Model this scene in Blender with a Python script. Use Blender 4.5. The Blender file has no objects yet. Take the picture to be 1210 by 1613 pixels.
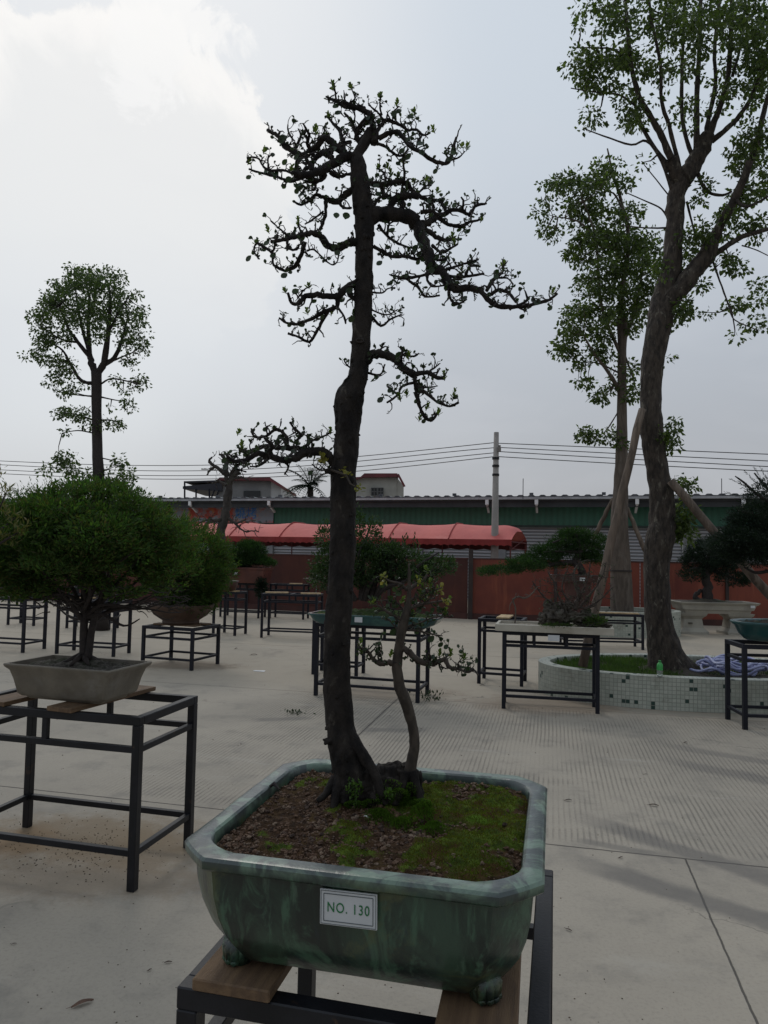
import bpy, math, random
from mathutils import Vector, noise, Matrix
R = math.radians
random.seed(7)
scene = bpy.context.scene
COL = scene.collection

# ------------------------------------------------------------------ camera
IW, IH, F = 1210.0, 1613.0, 1150.0
PITCH, ROLL, EYE = 3.1, 1.1, 1.6
_p, _r = R(PITCH), R(ROLL)
FW = Vector((0, math.cos(_p), math.sin(_p)))
_u = Vector((0, -math.sin(_p), math.cos(_p))); _x = Vector((1, 0, 0))
RT = _x*math.cos(_r) + _u*math.sin(_r)
UP = _u*math.cos(_r) - _x*math.sin(_r)
EYEP = Vector((0, 0, EYE))
cd = bpy.data.cameras.new('camera')
cam = bpy.data.objects.new('camera', cd); COL.objects.link(cam)
cam.matrix_world = Matrix(((RT.x, UP.x, -FW.x, 0), (RT.y, UP.y, -FW.y, 0), (RT.z, UP.z, -FW.z, EYE), (0, 0, 0, 1)))
cd.sensor_fit = 'VERTICAL'; cd.sensor_height = 24.0
cd.lens = 24.0*F/IH
cd.clip_start = 0.05; cd.clip_end = 3000
scene.camera = cam
scene.view_settings.view_transform = 'Standard'
scene.view_settings.look = 'None'
scene.view_settings.exposure = 0.0
scene.view_settings.gamma = 1.0

def ray(x, y): return FW*F + RT*(x-IW/2) + UP*(IH/2-y)
def D(x, y, Y):                       # point of the photo at distance Y
    d = ray(x, y); return EYEP + d*(Y/d.y)
def G(x, y, z=0.0):                   # point of the photo on the level z
    d = ray(x, y); return EYEP + d*((z-EYE)/d.z)

# ------------------------------------------------------------------ world
SUN_AZ, SUN_EL = -22.0, 50.0
sd = Vector((math.sin(R(SUN_AZ))*math.cos(R(SUN_EL)), math.cos(R(SUN_AZ))*math.cos(R(SUN_EL)), math.sin(R(SUN_EL))))
w = bpy.data.worlds.new('World'); scene.world = w; w.use_nodes = True
nt = w.node_tree; nt.nodes.clear()
def N(nt, t, **k):
    n = nt.nodes.new(t)
    for a, b in k.items(): setattr(n, a, b)
    return n
def setin(nt, node, key, val):
    if val is None: return
    if hasattr(val, 'node') or isinstance(val, bpy.types.NodeSocket): nt.links.new(val, node.inputs[key])
    else: node.inputs[key].default_value = val
def math_(nt, op, a, b=None, c=None, clamp=False):
    n = N(nt, 'ShaderNodeMath', operation=op); n.use_clamp = clamp
    setin(nt, n, 0, a); setin(nt, n, 1, b); setin(nt, n, 2, c)
    return n.outputs[0]
def mixc(nt, f, a, b, mode='MIX'):
    n = N(nt, 'ShaderNodeMix', data_type='RGBA', blend_type=mode)
    def s(i, v):
        if isinstance(v, bpy.types.NodeSocket): nt.links.new(v, n.inputs[i])
        else: n.inputs[i].default_value = v if i == 0 else (tuple(v)+(1,) if len(v) == 3 else v)
    s(0, f); s(6, a); s(7, b)
    return n.outputs[2]
def smooth(nt, v, lo, hi):
    n = N(nt, 'ShaderNodeMapRange', interpolation_type='SMOOTHSTEP'); setin(nt, n, 0, v)
    n.inputs[1].default_value = lo; n.inputs[2].default_value = hi
    return n.outputs[0]
def vmath(nt, op, a, b=None):
    n = N(nt, 'ShaderNodeVectorMath', operation=op); setin(nt, n, 0, a); setin(nt, n, 1, b)
    return n
tc = N(nt, 'ShaderNodeTexCoord'); V = tc.outputs['Generated']
sky = N(nt, 'ShaderNodeTexSky', sky_type='NISHITA'); sky.sun_disc = False
sky.sun_elevation = R(SUN_EL); sky.sun_rotation = R(SUN_AZ) % (2*math.pi); sky.dust_density = 3.0; sky.air_density = 1.2
sep = N(nt, 'ShaderNodeSeparateXYZ'); nt.links.new(V, sep.inputs[0])
elev = smooth(nt, sep.outputs[2], 0.0, 0.62)
K = 10.0
base = mixc(nt, elev, (0.395*K, .408*K, .440*K), (.53*K, .60*K, .68*K))
def noise_(nt, vec, scale, detail=5, rough=.55, dist=0.0):
    n = N(nt, 'ShaderNodeTexNoise'); setin(nt, n, 'Vector', vec); n.inputs['Scale'].default_value = scale
    n.inputs['Detail'].default_value = detail; n.inputs['Roughness'].default_value = rough; n.inputs['Distortion'].default_value = dist
    return n.outputs[0]
# broad soft brightening toward the veiled sun, far duller behind the camera
g0 = vmath(nt, 'DOT_PRODUCT', V, tuple(sd)).outputs[1]
glow = smooth(nt, g0, 0.45, 1.0)
back = smooth(nt, g0, -0.7, 0.5)
glowdir = ray(120, 300).normalized()
g1 = vmath(nt, 'DOT_PRODUCT', V, tuple(glowdir)).outputs[1]
soft = noise_(nt, V, 2.2, 3, .5)
glow2 = smooth(nt, math_(nt, 'ADD', g1, math_(nt, 'MULTIPLY', math_(nt, 'SUBTRACT', soft, .5), .10)), 0.865, 0.995)
c1 = mixc(nt, math_(nt, 'MULTIPLY', glow2, .9), base, (.705*K, .735*K, .765*K))
c1 = mixc(nt, math_(nt, 'MULTIPLY', glow, .16), c1, (1.05*K, 1.08*K, 1.1*K))
# ragged cloud bank whose top stands out against the blue
cdir = ray(192, 335).normalized()
n2 = noise_(nt, V, 9.0, 9, .62, .5)
g2 = vmath(nt, 'DOT_PRODUCT', V, tuple(cdir)).outputs[1]
g2n = math_(nt, 'ADD', g2, math_(nt, 'MULTIPLY', math_(nt, 'SUBTRACT', n2, .5), .040))
edge = smooth(nt, g2n, 0.9765, 0.9800)
rimw = math_(nt, 'MULTIPLY', edge, math_(nt, 'SUBTRACT', 1.0, smooth(nt, g2n, .980, .992)))
c2 = mixc(nt, math_(nt, 'MULTIPLY', edge, smooth(nt, sep.outputs[2], .22, .42)), c1, (.80*K, .815*K, .82*K))
c2 = mixc(nt, math_(nt, 'MULTIPLY', rimw, smooth(nt, sep.outputs[2], .42, .52)), c2, (.90*K, .90*K, .89*K))
sdir = ray(275, 25).normalized()
g3 = vmath(nt, 'DOT_PRODUCT', V, tuple(sdir)).outputs[1]
e3 = smooth(nt, math_(nt, 'ADD', g3, math_(nt, 'MULTIPLY', math_(nt, 'SUBTRACT', n2, .5), .03)), 0.9968, 0.9992)
c2 = mixc(nt, math_(nt, 'MULTIPLY', e3, .85), c2, (.88*K, .89*K, .89*K))
# faint mottling of the overcast
n3 = noise_(nt, vmath(nt, 'MULTIPLY', V, (1, 1, 2.6)).outputs[0], 3.0, 6, .55, .3)
c2 = mixc(nt, math_(nt, 'MULTIPLY', smooth(nt, n3, .42, .72), .22), c2, (.66*K, .68*K, .72*K))
c3 = mixc(nt, back, mixc(nt, 1.0, c2, (.58, .56, .53), 'MULTIPLY'), c2)
skyc = mixc(nt, .93, sky.outputs[0], c3)
bg = N(nt, 'ShaderNodeBackground'); nt.links.new(skyc, bg.inputs[0]); bg.inputs[1].default_value = 0.1
wo = N(nt, 'ShaderNodeOutputWorld'); nt.links.new(bg.outputs[0], wo.inputs[0])

sl = bpy.data.lights.new('sun', 'SUN'); sl.energy = 0.5; sl.angle = R(14); sl.color = (1, .95, .88)
so = bpy.data.objects.new('sun', sl); COL.objects.link(so)
so.rotation_euler = (-sd).to_track_quat('-Z', 'Y').to_euler(); so.location = sd*60

# ------------------------------------------------------------------ helpers
def tag(o, label=None, cat=None, group=None, kind=None):
    if label: o['label'] = label
    if cat: o['category'] = cat
    if group: o['group'] = group
    if kind: o['kind'] = kind
    return o
def thing(name, loc, label, cat, group=None, rz=0.0):
    o = bpy.data.objects.new(name, None); COL.objects.link(o); o.empty_display_size = .1
    o.location = loc; o.rotation_euler = (0, 0, rz)
    return tag(o, label, cat, group)
def woff(o):
    v = Vector((0, 0, 0))
    while o is not None: v = v+o.location; o = o.parent
    return v
class MB:
    def __init__(s): s.v = []; s.f = []; s.c = None; s.uv = None; s.smooth = False
    def add(s, vs, fs):
        b = len(s.v); s.v.extend(vs); s.f.extend([tuple(b+i for i in f) for f in fs])
    def box(s, c, size, rz=0.0, M=None):
        hx, hy, hz = size[0]/2, size[1]/2, size[2]/2
        ps = [Vector((x, y, z)) for z in (-hz, hz) for y in (-hy, hy) for x in (-hx, hx)]
        if rz: m = Matrix.Rotation(rz, 3, 'Z'); ps = [m @ p for p in ps]
        if M: ps = [M @ p for p in ps]
        c = Vector(c)
        s.add([p+c for p in ps], [(0, 2, 3, 1), (4, 5, 7, 6), (0, 1, 5, 4), (2, 6, 7, 3), (0, 4, 6, 2), (1, 3, 7, 5)])
    def bbox(s, c, size, b=.004, rz=0.0):   # box with bevelled edges (chamfer)
        hx, hy, hz = size[0]/2, size[1]/2, size[2]/2
        def ring(x, y, z, bb):
            return [Vector(q) for q in ((-x+bb, -y, z), (x-bb, -y, z), (x, -y+bb, z), (x, y-bb, z), (x-bb, y, z), (-x+bb, y, z), (-x, y-bb, z), (-x, -y+bb, z))]
        rs = [ring(hx-b, hy-b, -hz, b*.5), ring(hx, hy, -hz+b, b), ring(hx, hy, hz-b, b), ring(hx-b, hy-b, hz, b*.5)]
        m = Matrix.Rotation(rz, 3, 'Z'); c = Vector(c)
        vs = [m @ p + c for r in rs for p in r]; fs = []
        for k in range(3):
            for i in range(8): j = (i+1) % 8; fs.append((k*8+i, k*8+j, k*8+8+j, k*8+8+i))
        fs.append(tuple(range(7, -1, -1))); fs.append(tuple(range(24, 32)))
        s.add(vs, fs)
    def beam(s, a, b, w, h, up=Vector((0, 0, 1))):
        a = Vector(a); b = Vector(b); d = (b-a); L = d.length; d.normalize()
        x = d.cross(up)
        if x.length < 1e-4: x = d.cross(Vector((0, 1, 0)))
        x.normalize(); y = x.cross(d)
        vs = [p + x*sx*w/2 + y*sy*h/2 for p in (a, b) for sx, sy in ((-1, -1), (1, -1), (1, 1), (-1, 1))]
        s.add(vs, [(0, 1, 2, 3), (7, 6, 5, 4), (0, 4, 5, 1), (1, 5, 6, 2), (2, 6, 7, 3), (3, 7, 4, 0)])
    def tube(s, pts, rad, n=8, cap=True, bump=0.0, bs=30.0, seed=0.0):
        pts = [Vector(p) for p in pts]
        if len(pts) < 2: return
        vs = []; prev = None
        for i, p in enumerate(pts):
            t = (pts[min(i+1, len(pts)-1)] - pts[max(i-1, 0)])
            if t.length < 1e-9: t = Vector((0, 0, 1))
            t.normalize()
            if prev is None:
                a = Vector((0, 1, 0)) if abs(t.y) < .9 else Vector((1, 0, 0))
                prev = (a - t*a.dot(t)).normalized()
            prev = (prev - t*prev.dot(t)); 
            if prev.length < 1e-6: prev = t.orthogonal()
            prev.normalize(); q = t.cross(prev)
            r = rad[i] if isinstance(rad, (list, tuple)) else rad
            for k in range(n):
                an = 2*math.pi*k/n
                o = prev*math.cos(an)+q*math.sin(an); rr = r
                if bump:
                    w_ = p + o*r
                    rr = r + bump*(noise.noise(Vector((w_.x*bs+seed, w_.y*bs, w_.z*bs*.6))) + .5*noise.noise(Vector((w_.x*bs*2.7, w_.y*bs*2.7+seed, w_.z*bs*1.4))))
                vs.append(p + o*rr)
        fs = []
        for i in range(len(pts)-1):
            for k in range(n):
                k2 = (k+1) % n
                fs.append((i*n+k, i*n+k2, (i+1)*n+k2, (i+1)*n+k))
        if cap:
            fs.append(tuple(range(n-1, -1, -1))); fs.append(tuple(range((len(pts)-1)*n, len(pts)*n)))
        s.add(vs, fs)
    def blob(s, c, r, sq=(1, 1, 1), amp=.25, fs_=3.0, sub=2, seed=0.0):
        vs, fs = ICO[sub]; c = Vector(c); out = []
        for v in vs:
            k = 1+amp*noise.noise(v*fs_+Vector((seed, seed*.7, 0)))*2
            out.append(c+Vector((v.x*sq[0]*r*k, v.y*sq[1]*r*k, v.z*sq[2]*r*k)))
        s.add(out, fs)
    def leaf(s, p, d, nrm, L, W, fold=.18):
        side = d.cross(nrm)
        if side.length < 1e-5: side = d.orthogonal()
        side.normalize(); nn = side.cross(d)
        b = len(s.v)
        s.v.extend((p, p+d*L*.5+side*W*.5+nn*W*fold, p+d*L, p+d*L*.5-side*W*.5+nn*W*fold))
        s.f.append((b, b+1, b+2)); s.f.append((b, b+2, b+3))
    def rleaf(s, p, d, nrm, L, W, fold=.15):   # rounder leaf of eight corners
        side = d.cross(nrm)
        if side.length < 1e-5: side = d.orthogonal()
        side.normalize(); nn = side.cross(d); b = len(s.v)
        s.v.append(p)
        for (a, ww) in ((.28, .38), (.6, .5), (.88, .3)): s.v.append(p+d*L*a+side*W*ww+nn*W*fold)
        s.v.append(p+d*L)
        for (a, ww) in ((.88, .3), (.6, .5), (.28, .38)): s.v.append(p+d*L*a-side*W*ww+nn*W*fold)
        s.f.append((b, b+1, b+2, b+3, b+4)); s.f.append((b, b+4, b+5, b+6, b+7))
    def loft(s, rings, capb=True, capt=False):
        n = len(rings[0]); vs = [p for r in rings for p in r]; fs = []
        for i in range(len(rings)-1):
            for k in range(n):
                k2 = (k+1) % n; fs.append((i*n+k, i*n+k2, (i+1)*n+k2, (i+1)*n+k))
        if capb: fs.append(tuple(range(n-1, -1, -1)))
        if capt: fs.append(tuple(range((len(rings)-1)*n, len(rings)*n)))
        s.add(vs, fs)
    def build(s, name, mat, parent=None, local=False, smooth=False, col=None, bevel=0, uv=None, sharp=0):
        me = bpy.data.meshes.new(name)
        off = woff(parent) if (parent is not None and not local) else Vector((0, 0, 0))
        me.from_pydata([tuple(Vector(p)-off) for p in s.v], [], s.f)
        if smooth:
            me.shade_smooth()
            if sharp: me.set_sharp_from_angle(angle=R(sharp))
        me.materials.append(mat)
        if col:
            ca = me.color_attributes.new('mask', 'FLOAT_COLOR', 'POINT')
            for i, cc in enumerate(col): ca.data[i].color = (*cc, 1)
        if uv:
            ul = me.uv_layers.new(name='UVMap')
            for lp in me.loops: ul.data[lp.index].uv = uv[lp.vertex_index]
        me.update()
        o = bpy.data.objects.new(name, me); COL.objects.link(o)
        if parent is not None: o.parent = parent
        if bevel:
            m = o.modifiers.new('bevel', 'BEVEL'); m.width = bevel; m.segments = 2; m.limit_method = 'ANGLE'
        return o
def ico(sub):
    t = (1+5**.5)/2
    vs = [Vector(v).normalized() for v in ((-1, t, 0), (1, t, 0), (-1, -t, 0), (1, -t, 0), (0, -1, t), (0, 1, t), (0, -1, -t), (0, 1, -t), (t, 0, -1), (t, 0, 1), (-t, 0, -1), (-t, 0, 1))]
    fs = [(0, 11, 5), (0, 5, 1), (0, 1, 7), (0, 7, 10), (0, 10, 11), (1, 5, 9), (5, 11, 4), (11, 10, 2), (10, 7, 6), (7, 1, 8), (3, 9, 4), (3, 4, 2), (3, 2, 6), (3, 6, 8), (3, 8, 9), (4, 9, 5), (2, 4, 11), (6, 2, 10), (8, 6, 7), (9, 8, 1)]
    for _ in range(sub):
        mid = {}; nf = []
        def m(a, b):
            k = (min(a, b), max(a, b))
            if k not in mid: mid[k] = len(vs); vs.append(((vs[a]+vs[b])/2).normalized())
            return mid[k]
        for a, b, c in fs:
            x, y, z = m(a, b), m(b, c), m(c, a); nf += [(a, x, z), (b, y, x), (c, z, y), (x, y, z)]
        fs = nf
    return vs, fs
ICO = {i: ico(i) for i in range(4)}
def rv(a=1.0):
    while True:
        v = Vector((random.uniform(-1, 1), random.uniform(-1, 1), random.uniform(-1, 1)))
        if .01 < v.length < 1: return v*a
def rdir(): return rv().normalized()

# ------------------------------------------------------------------ materials
def newmat(name):
    m = bpy.data.materials.new(name); m.use_nodes = True; t = m.node_tree
    b = t.nodes['Principled BSDF']; return m, t, b
def objvec(t):
    return N(t, 'ShaderNodeTexCoord').outputs['Object']
def bump(t, b, h, dist, strength=1.0):
    n = N(t, 'ShaderNodeBump'); n.inputs['Strength'].default_value = strength; n.inputs['Distance'].default_value = dist
    t.links.new(h, n.inputs['Height']); t.links.new(n.outputs[0], b.inputs['Normal'])
def mat(name, c1, c2=None, scale=6.0, rough=.7, bumpd=0.0, bscale=40.0, lo=.35, hi=.65, spec=.5, metal=0.0, stretch=None, detail=6, third=None, tscale=1.5, tlo=.5, thi=.7, coat=0.0):
    m, t, b = newmat(name); v = objvec(t)
    if stretch: v = vmath(t, 'MULTIPLY', v, stretch).outputs[0]
    c2 = c2 or tuple(x*.8 for x in c1)
    c = mixc(t, smooth(t, noise_(t, v, scale, detail, .6), lo, hi), c1, c2)
    if third: c = mixc(t, smooth(t, noise_(t, v, tscale, 6, .65, .5), tlo, thi), c, third)
    t.links.new(c, b.inputs['Base Color'])
    b.inputs['Roughness'].default_value = rough; b.inputs['Specular IOR Level'].default_value = spec
    b.inputs['Metallic'].default_value = metal; b.inputs['Coat Weight'].default_value = coat
    if bumpd: bump(t, b, noise_(t, v, bscale, 6, .6), bumpd)
    return m
def leafmat(name, cols, trans=.35, rough=.45, tcol=None, spec=.4):
    m, t, b = newmat(name)
    g = N(t, 'ShaderNodeNewGeometry')
    cr = N(t, 'ShaderNodeValToRGB'); cr.color_ramp.interpolation = 'LINEAR'
    e = cr.color_ramp.elements; n = len(cols)
    e[0].position = 0; e[0].color = (*cols[0], 1); e[1].position = 1; e[1].color = (*cols[-1], 1)
    for i in range(1, n-1): x = e.new(i/(n-1)); x.color = (*cols[i], 1)
    t.links.new(g.outputs['Random Per Island'], cr.inputs[0])
    v = objvec(t); c = mixc(t, math_(t, 'MULTIPLY', smooth(t, noise_(t, v, 3.0, 3), .4, .65), .5), cr.outputs[0], tuple(x*.55 for x in cols[0]))
    t.links.new(c, b.inputs['Base Color']); b.inputs['Roughness'].default_value = rough; b.inputs['Specular IOR Level'].default_value = spec
    tr = N(t, 'ShaderNodeBsdfTranslucent')
    t.links.new(mixc(t, 1.0, c, tcol or (1.6, 1.9, .8), 'MULTIPLY'), tr.inputs[0])
    mx = N(t, 'ShaderNodeMixShader'); mx.inputs[0].default_value = trans
    t.links.new(b.outputs[0], mx.inputs[1]); t.links.new(tr.outputs[0], mx.inputs[2])
    t.links.new(mx.outputs[0], t.nodes['Material Output'].inputs[0])
    return m
M = {}
M['steel'] = mat('black_steel', (.006, .0065, .009), (.012, .0125, .017), 9, .45, .0006, 120, third=(.06, .035, .022), tscale=11, tlo=.64, thi=.76, spec=.35)
M['steel_far'] = mat('navy_steel', (.006, .007, .013), (.011, .012, .02), 6, .55, spec=.3)
M['plank'] = mat('plank_wood', (.17, .105, .055), (.105, .062, .034), 5, .75, .0012, 60, stretch=(9, .8, 9), third=(.07, .042, .025), tscale=3, tlo=.55, thi=.75)
M['plank_y'] = mat('pale_plank', (.50, .36, .19), (.34, .24, .13), 6, .75, .001, 50, stretch=(5, 1, 5))
M['bark_dark'] = mat('dark_bark', (.009, .0078, .0078), (.028, .023, .020), 30, .88, .014, 40, stretch=(1, 1, .5), third=(.070, .062, .052), tscale=30, tlo=.60, thi=.70, spec=.25)
M['bark_tree'] = mat('tree_bark', (.022, .017, .014), (.066, .052, .041), 11, .92, .035, 13, stretch=(2.0, 2.0, .7), third=(.14, .125, .10), tscale=9, tlo=.57, thi=.68)
M['bark_pale'] = mat('pale_tree_bark', (.115, .09, .072), (.07, .055, .044), 7, .9, .015, 18, stretch=(2.2, 2.2, .5), third=(.15, .125, .105), tscale=3)
M['bark_small'] = mat('brown_bark', (.028, .021, .016), (.062, .048, .036), 60, .85, .003, 90, stretch=(1, 1, .5))
M['dark_twig'] = mat('dark_twig', (.018, .014, .014), (.035, .026, .023), 40, .8, .001, 200)
M['fine_twig'] = mat('fine_twig', (.03, .022, .018), (.06, .045, .034), 30, .85)
M['prop'] = mat('weathered_pole', (.15, .112, .085), (.08, .06, .046), 6, .85, .006, 30, stretch=(3, 3, .5), third=(.20, .155, .12), tscale=5)
M['leaf_bonsai'] = leafmat('bonsai_leaf', [(.028, .05, .022), (.018, .034, .016), (.04, .066, .024), (.022, .03, .02)], .22, .35)
M['leaf_shoot'] = leafmat('young_leaf', [(.085, .13, .03), (.13, .17, .045), (.06, .10, .028)], .4, .4)
M['leaf_yellow'] = leafmat('yellowing_leaf', [(.28, .22, .05), (.20, .20, .05), (.13, .14, .04)], .3, .5)
M['leaf_small'] = leafmat('small_tree_leaf', [(.075, .095, .045), (.05, .07, .03), (.12, .14, .06), (.04, .05, .03)], .25, .45)
M['leaf_tree'] = leafmat('tree_leaf', [(.062, .092, .028), (.034, .055, .02), (.11, .15, .04), (.045, .06, .026)], .42, .45, spec=.4)
M['leaf_left'] = leafmat('far_tree_leaf', [(.06, .09, .034), (.04, .065, .026), (.09, .125, .045)], .42, .5)
M['leaf_fresh'] = leafmat('fresh_leaf', [(.07, .14, .03), (.045, .09, .02), (.12, .2, .045)], .42, .5)
M['leaf_bush'] = leafmat('fine_bush_leaf', [(.052, .105, .028), (.026, .06, .02), (.085, .15, .036), (.07, .055, .026), (.035, .078, .024)], .42, .6, spec=.2)
M['leaf_bush2'] = leafmat('shrub_leaf', [(.036, .066, .026), (.02, .04, .018), (.055, .09, .034)], .35, .5, spec=.3)
M['leaf_dark'] = leafmat('dark_needle', [(.014, .028, .018), (.01, .019, .014), (.024, .042, .022)], .2, .6, spec=.25)
M['leaf_pine'] = leafmat('pine_pad', [(.028, .066, .02), (.018, .04, .014), (.045, .09, .026)], .25, .6, spec=.2)
M['grass'] = leafmat('grass_blade', [(.04, .085, .022), (.07, .12, .03), (.05, .07, .025)], .35, .6)
M['red_wall'] = None

# =================================================================== GROUND
AG = R(-13.0)
def mat_ground():
    m, t, b = newmat('concrete_ground')
    v = N(t, 'ShaderNodeTexCoord').outputs['Object']
    mp = N(t, 'ShaderNodeVectorRotate', rotation_type='Z_AXIS'); t.links.new(v, mp.inputs[0]); mp.inputs['Angle'].default_value = -AG
    rot = mp.outputs[0]
    s = N(t, 'ShaderNodeSeparateXYZ'); t.links.new(rot, s.inputs[0]); u, vv = s.outputs[0], s.outputs[1]
    big = noise_(t, v, .55, 8, .6, .3); mid = noise_(t, v, 3.2, 8, .65); fine = noise_(t, v, 60, 6, .7); grit = noise_(t, v, 320, 3, .7)
    c = mixc(t, smooth(t, big, .35, .68), (.375, .334, .275), (.305, .274, .228))
    c = mixc(t, math_(t, 'MULTIPLY', smooth(t, mid, .48, .72), .6), c, (.205, .190, .166))
    c = mixc(t, math_(t, 'MULTIPLY', smooth(t, fine, .45, .75), .4), c, (.19, .172, .15))
    c = mixc(t, math_(t, 'MULTIPLY', smooth(t, grit, .6, .8), .3), c, (.42, .39, .34))
    # warmer far apron
    far = smooth(t, vv, 7.6, 8.6)
    c = mixc(t, math_(t, 'MULTIPLY', far, .5), c, (.41, .35, .27))
    # brushed ribs between the two cross joints
    wob = math_(t, 'MULTIPLY', math_(t, 'SUBTRACT', noise_(t, v, 1.4, 3), .5), .02)
    uw = math_(t, 'ADD', u, wob)
    fr = math_(t, 'FRACT', math_(t, 'MULTIPLY', uw, 1/.034))
    tri = math_(t, 'ABSOLUTE', math_(t, 'SUBTRACT', fr, .5))
    groove = math_(t, 'SUBTRACT', 1.0, smooth(t, tri, .05, .24))
    band = math_(t, 'MULTIPLY', smooth(t, vv, 4.26, 4.40), math_(t, 'SUBTRACT', 1.0, smooth(t, vv, 7.80, 7.95)))
    band = math_(t, 'MULTIPLY', band, smooth(t, u, -3.2, -2.4))
    wear = smooth(t, noise_(t, v, 1.3, 8, .7, .8), .34, .62)
    rib = math_(t, 'MULTIPLY', math_(t, 'MULTIPLY', groove, band), math_(t, 'ADD', math_(t, 'MULTIPLY', wear, .9), .10))
    c = mixc(t, math_(t, 'MULTIPLY', rib, .52), c, (.145, .132, .115))
    # hairline cracks, dull blotches and pale scuffs
    vo = N(t, 'ShaderNodeTexVoronoi', feature='DISTANCE_TO_EDGE'); vo.inputs['Scale'].default_value = .42
    nv = N(t, 'ShaderNodeTexNoise'); t.links.new(v, nv.inputs['Vector']); nv.inputs['Scale'].default_value = 2.2; nv.inputs['Detail'].default_value = 8
    t.links.new(vmath(t, 'ADD', v, vmath(t, 'MULTIPLY', nv.outputs['Color'], (.9, .9, 0)).outputs[0]).outputs[0], vo.inputs['Vector'])
    crk = math_(t, 'MULTIPLY', math_(t, 'SUBTRACT', 1.0, smooth(t, vo.outputs['Distance'], .0, .0035)), smooth(t, noise_(t, v, .35, 3), .52, .6))
    c = mixc(t, math_(t, 'MULTIPLY', crk, .7), c, (.08, .072, .062))
    c = mixc(t, math_(t, 'MULTIPLY', smooth(t, noise_(t, v, .85, 9, .72, .8), .56, .70), .38), c, (.16, .148, .132))
    c = mixc(t, math_(t, 'MULTIPLY', smooth(t, noise_(t, vmath(t, 'MULTIPLY', rot, (.35, 1.6, 1)).outputs[0], 1.6, 8, .7, .5), .58, .72), .35), c, (.44, .41, .36))
    # sawn joints
    def joint(x, at, wd):
        d = math_(t, 'ABSOLUTE', math_(t, 'SUBTRACT', math_(t, 'ADD', x, math_(t, 'MULTIPLY', math_(t, 'SUBTRACT', noise_(t, v, 9, 4), .5), .012)), at))
        return math_(t, 'SUBTRACT', 1.0, smooth(t, d, wd*.4, wd))
    near = math_(t, 'SUBTRACT', 1.0, smooth(t, vv, 4.23, 4.25)); inb = math_(t, 'MULTIPLY', smooth(t, vv, 4.23, 4.25), math_(t, 'SUBTRACT', 1.0, smooth(t, vv, 7.9, 7.95)))
    j = math_(t, 'MAXIMUM', joint(vv, 4.24, .008), math_(t, 'MULTIPLY', joint(u, .70, .0055), near))
    j = math_(t, 'MAXIMUM', j, math_(t, 'MULTIPLY', joint(u, -1.63, .010), inb))
    j = math_(t, 'MAXIMUM', j, math_(t, 'MULTIPLY', joint(u, 3.9, .012), inb))
    j = math_(t, 'MAXIMUM', j, math_(t, 'MULTIPLY', joint(u, -4.3, .009), near))
    j = math_(t, 'MAXIMUM', j, math_(t, 'MULTIPLY', joint(vv, 7.95, .012), .6))
    j = math_(t, 'MAXIMUM', j, math_(t, 'MULTIPLY', joint(vv, 11.6, .02), .6))
    c = mixc(t, math_(t, 'MULTIPLY', j, .8), c, (.05, .046, .042))
    # soft-edged darker streaks running across the slab on the right
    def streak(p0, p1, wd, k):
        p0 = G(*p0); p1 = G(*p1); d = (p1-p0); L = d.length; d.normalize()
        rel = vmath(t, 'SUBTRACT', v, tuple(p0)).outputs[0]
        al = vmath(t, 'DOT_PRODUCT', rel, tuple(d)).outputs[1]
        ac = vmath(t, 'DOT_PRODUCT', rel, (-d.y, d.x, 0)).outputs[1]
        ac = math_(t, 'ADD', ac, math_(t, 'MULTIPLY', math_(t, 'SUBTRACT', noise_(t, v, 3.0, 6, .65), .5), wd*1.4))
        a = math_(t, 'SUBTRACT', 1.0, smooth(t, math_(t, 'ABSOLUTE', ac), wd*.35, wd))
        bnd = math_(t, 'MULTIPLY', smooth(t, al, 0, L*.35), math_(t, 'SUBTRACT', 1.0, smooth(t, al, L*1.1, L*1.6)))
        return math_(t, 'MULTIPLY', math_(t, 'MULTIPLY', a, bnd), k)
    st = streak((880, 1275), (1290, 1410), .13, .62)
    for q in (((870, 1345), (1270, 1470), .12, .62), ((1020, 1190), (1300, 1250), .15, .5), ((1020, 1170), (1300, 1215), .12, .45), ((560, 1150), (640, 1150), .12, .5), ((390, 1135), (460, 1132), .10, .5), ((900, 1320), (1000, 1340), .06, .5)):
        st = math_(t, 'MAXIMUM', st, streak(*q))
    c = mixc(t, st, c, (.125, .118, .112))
    # spilled sandy soil under the stand on the left
    def patch(px, py, ru, rv_, col, k, sc=3.0):
        nonlocal c
        p = G(px, py); rel = vmath(t, 'SUBTRACT', v, tuple(p)).outputs[0]
        rel = vmath(t, 'MULTIPLY', rel, (1/ru, 1/rv_, 0)).outputs[0]
        ln = vmath(t, 'LENGTH', rel).outputs[1]
        f = math_(t, 'ADD', ln, math_(t, 'MULTIPLY', math_(t, 'SUBTRACT', noise_(t, v, sc, 8, .75), .5), 2.2))
        f = math_(t, 'SUBTRACT', 1.0, smooth(t, f, .45, 1.25))
        c = mixc(t, math_(t, 'MULTIPLY', f, k), c, col)
    patch(120, 1320, .75, .38, (.21, .155, .095), .75, 5)
    patch(250, 1335, .45, .3, (.21, .155, .095), .6, 6)
    patch(150, 1385, .7, .22, (.215, .16, .105), .5, 7)
    patch(10, 1325, .3, .2, (.23, .15, .08), .7, 5)
    patch(290, 1048, .8, .4, (.17, .13, .09), .7, 4)
    patch(610, 1090, .9, .5, (.23, .175, .125), .4, 4)
    patch(860, 1110, .9, .5, (.23, .17, .12), .5, 4)
    t.links.new(c, b.inputs['Base Color']); b.inputs['Roughness'].default_value = .82; b.inputs['Specular IOR Level'].default_value = .3
    h = math_(t, 'ADD', math_(t, 'MULTIPLY', fine, .35), math_(t, 'MULTIPLY', rib, -1.0))
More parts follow.
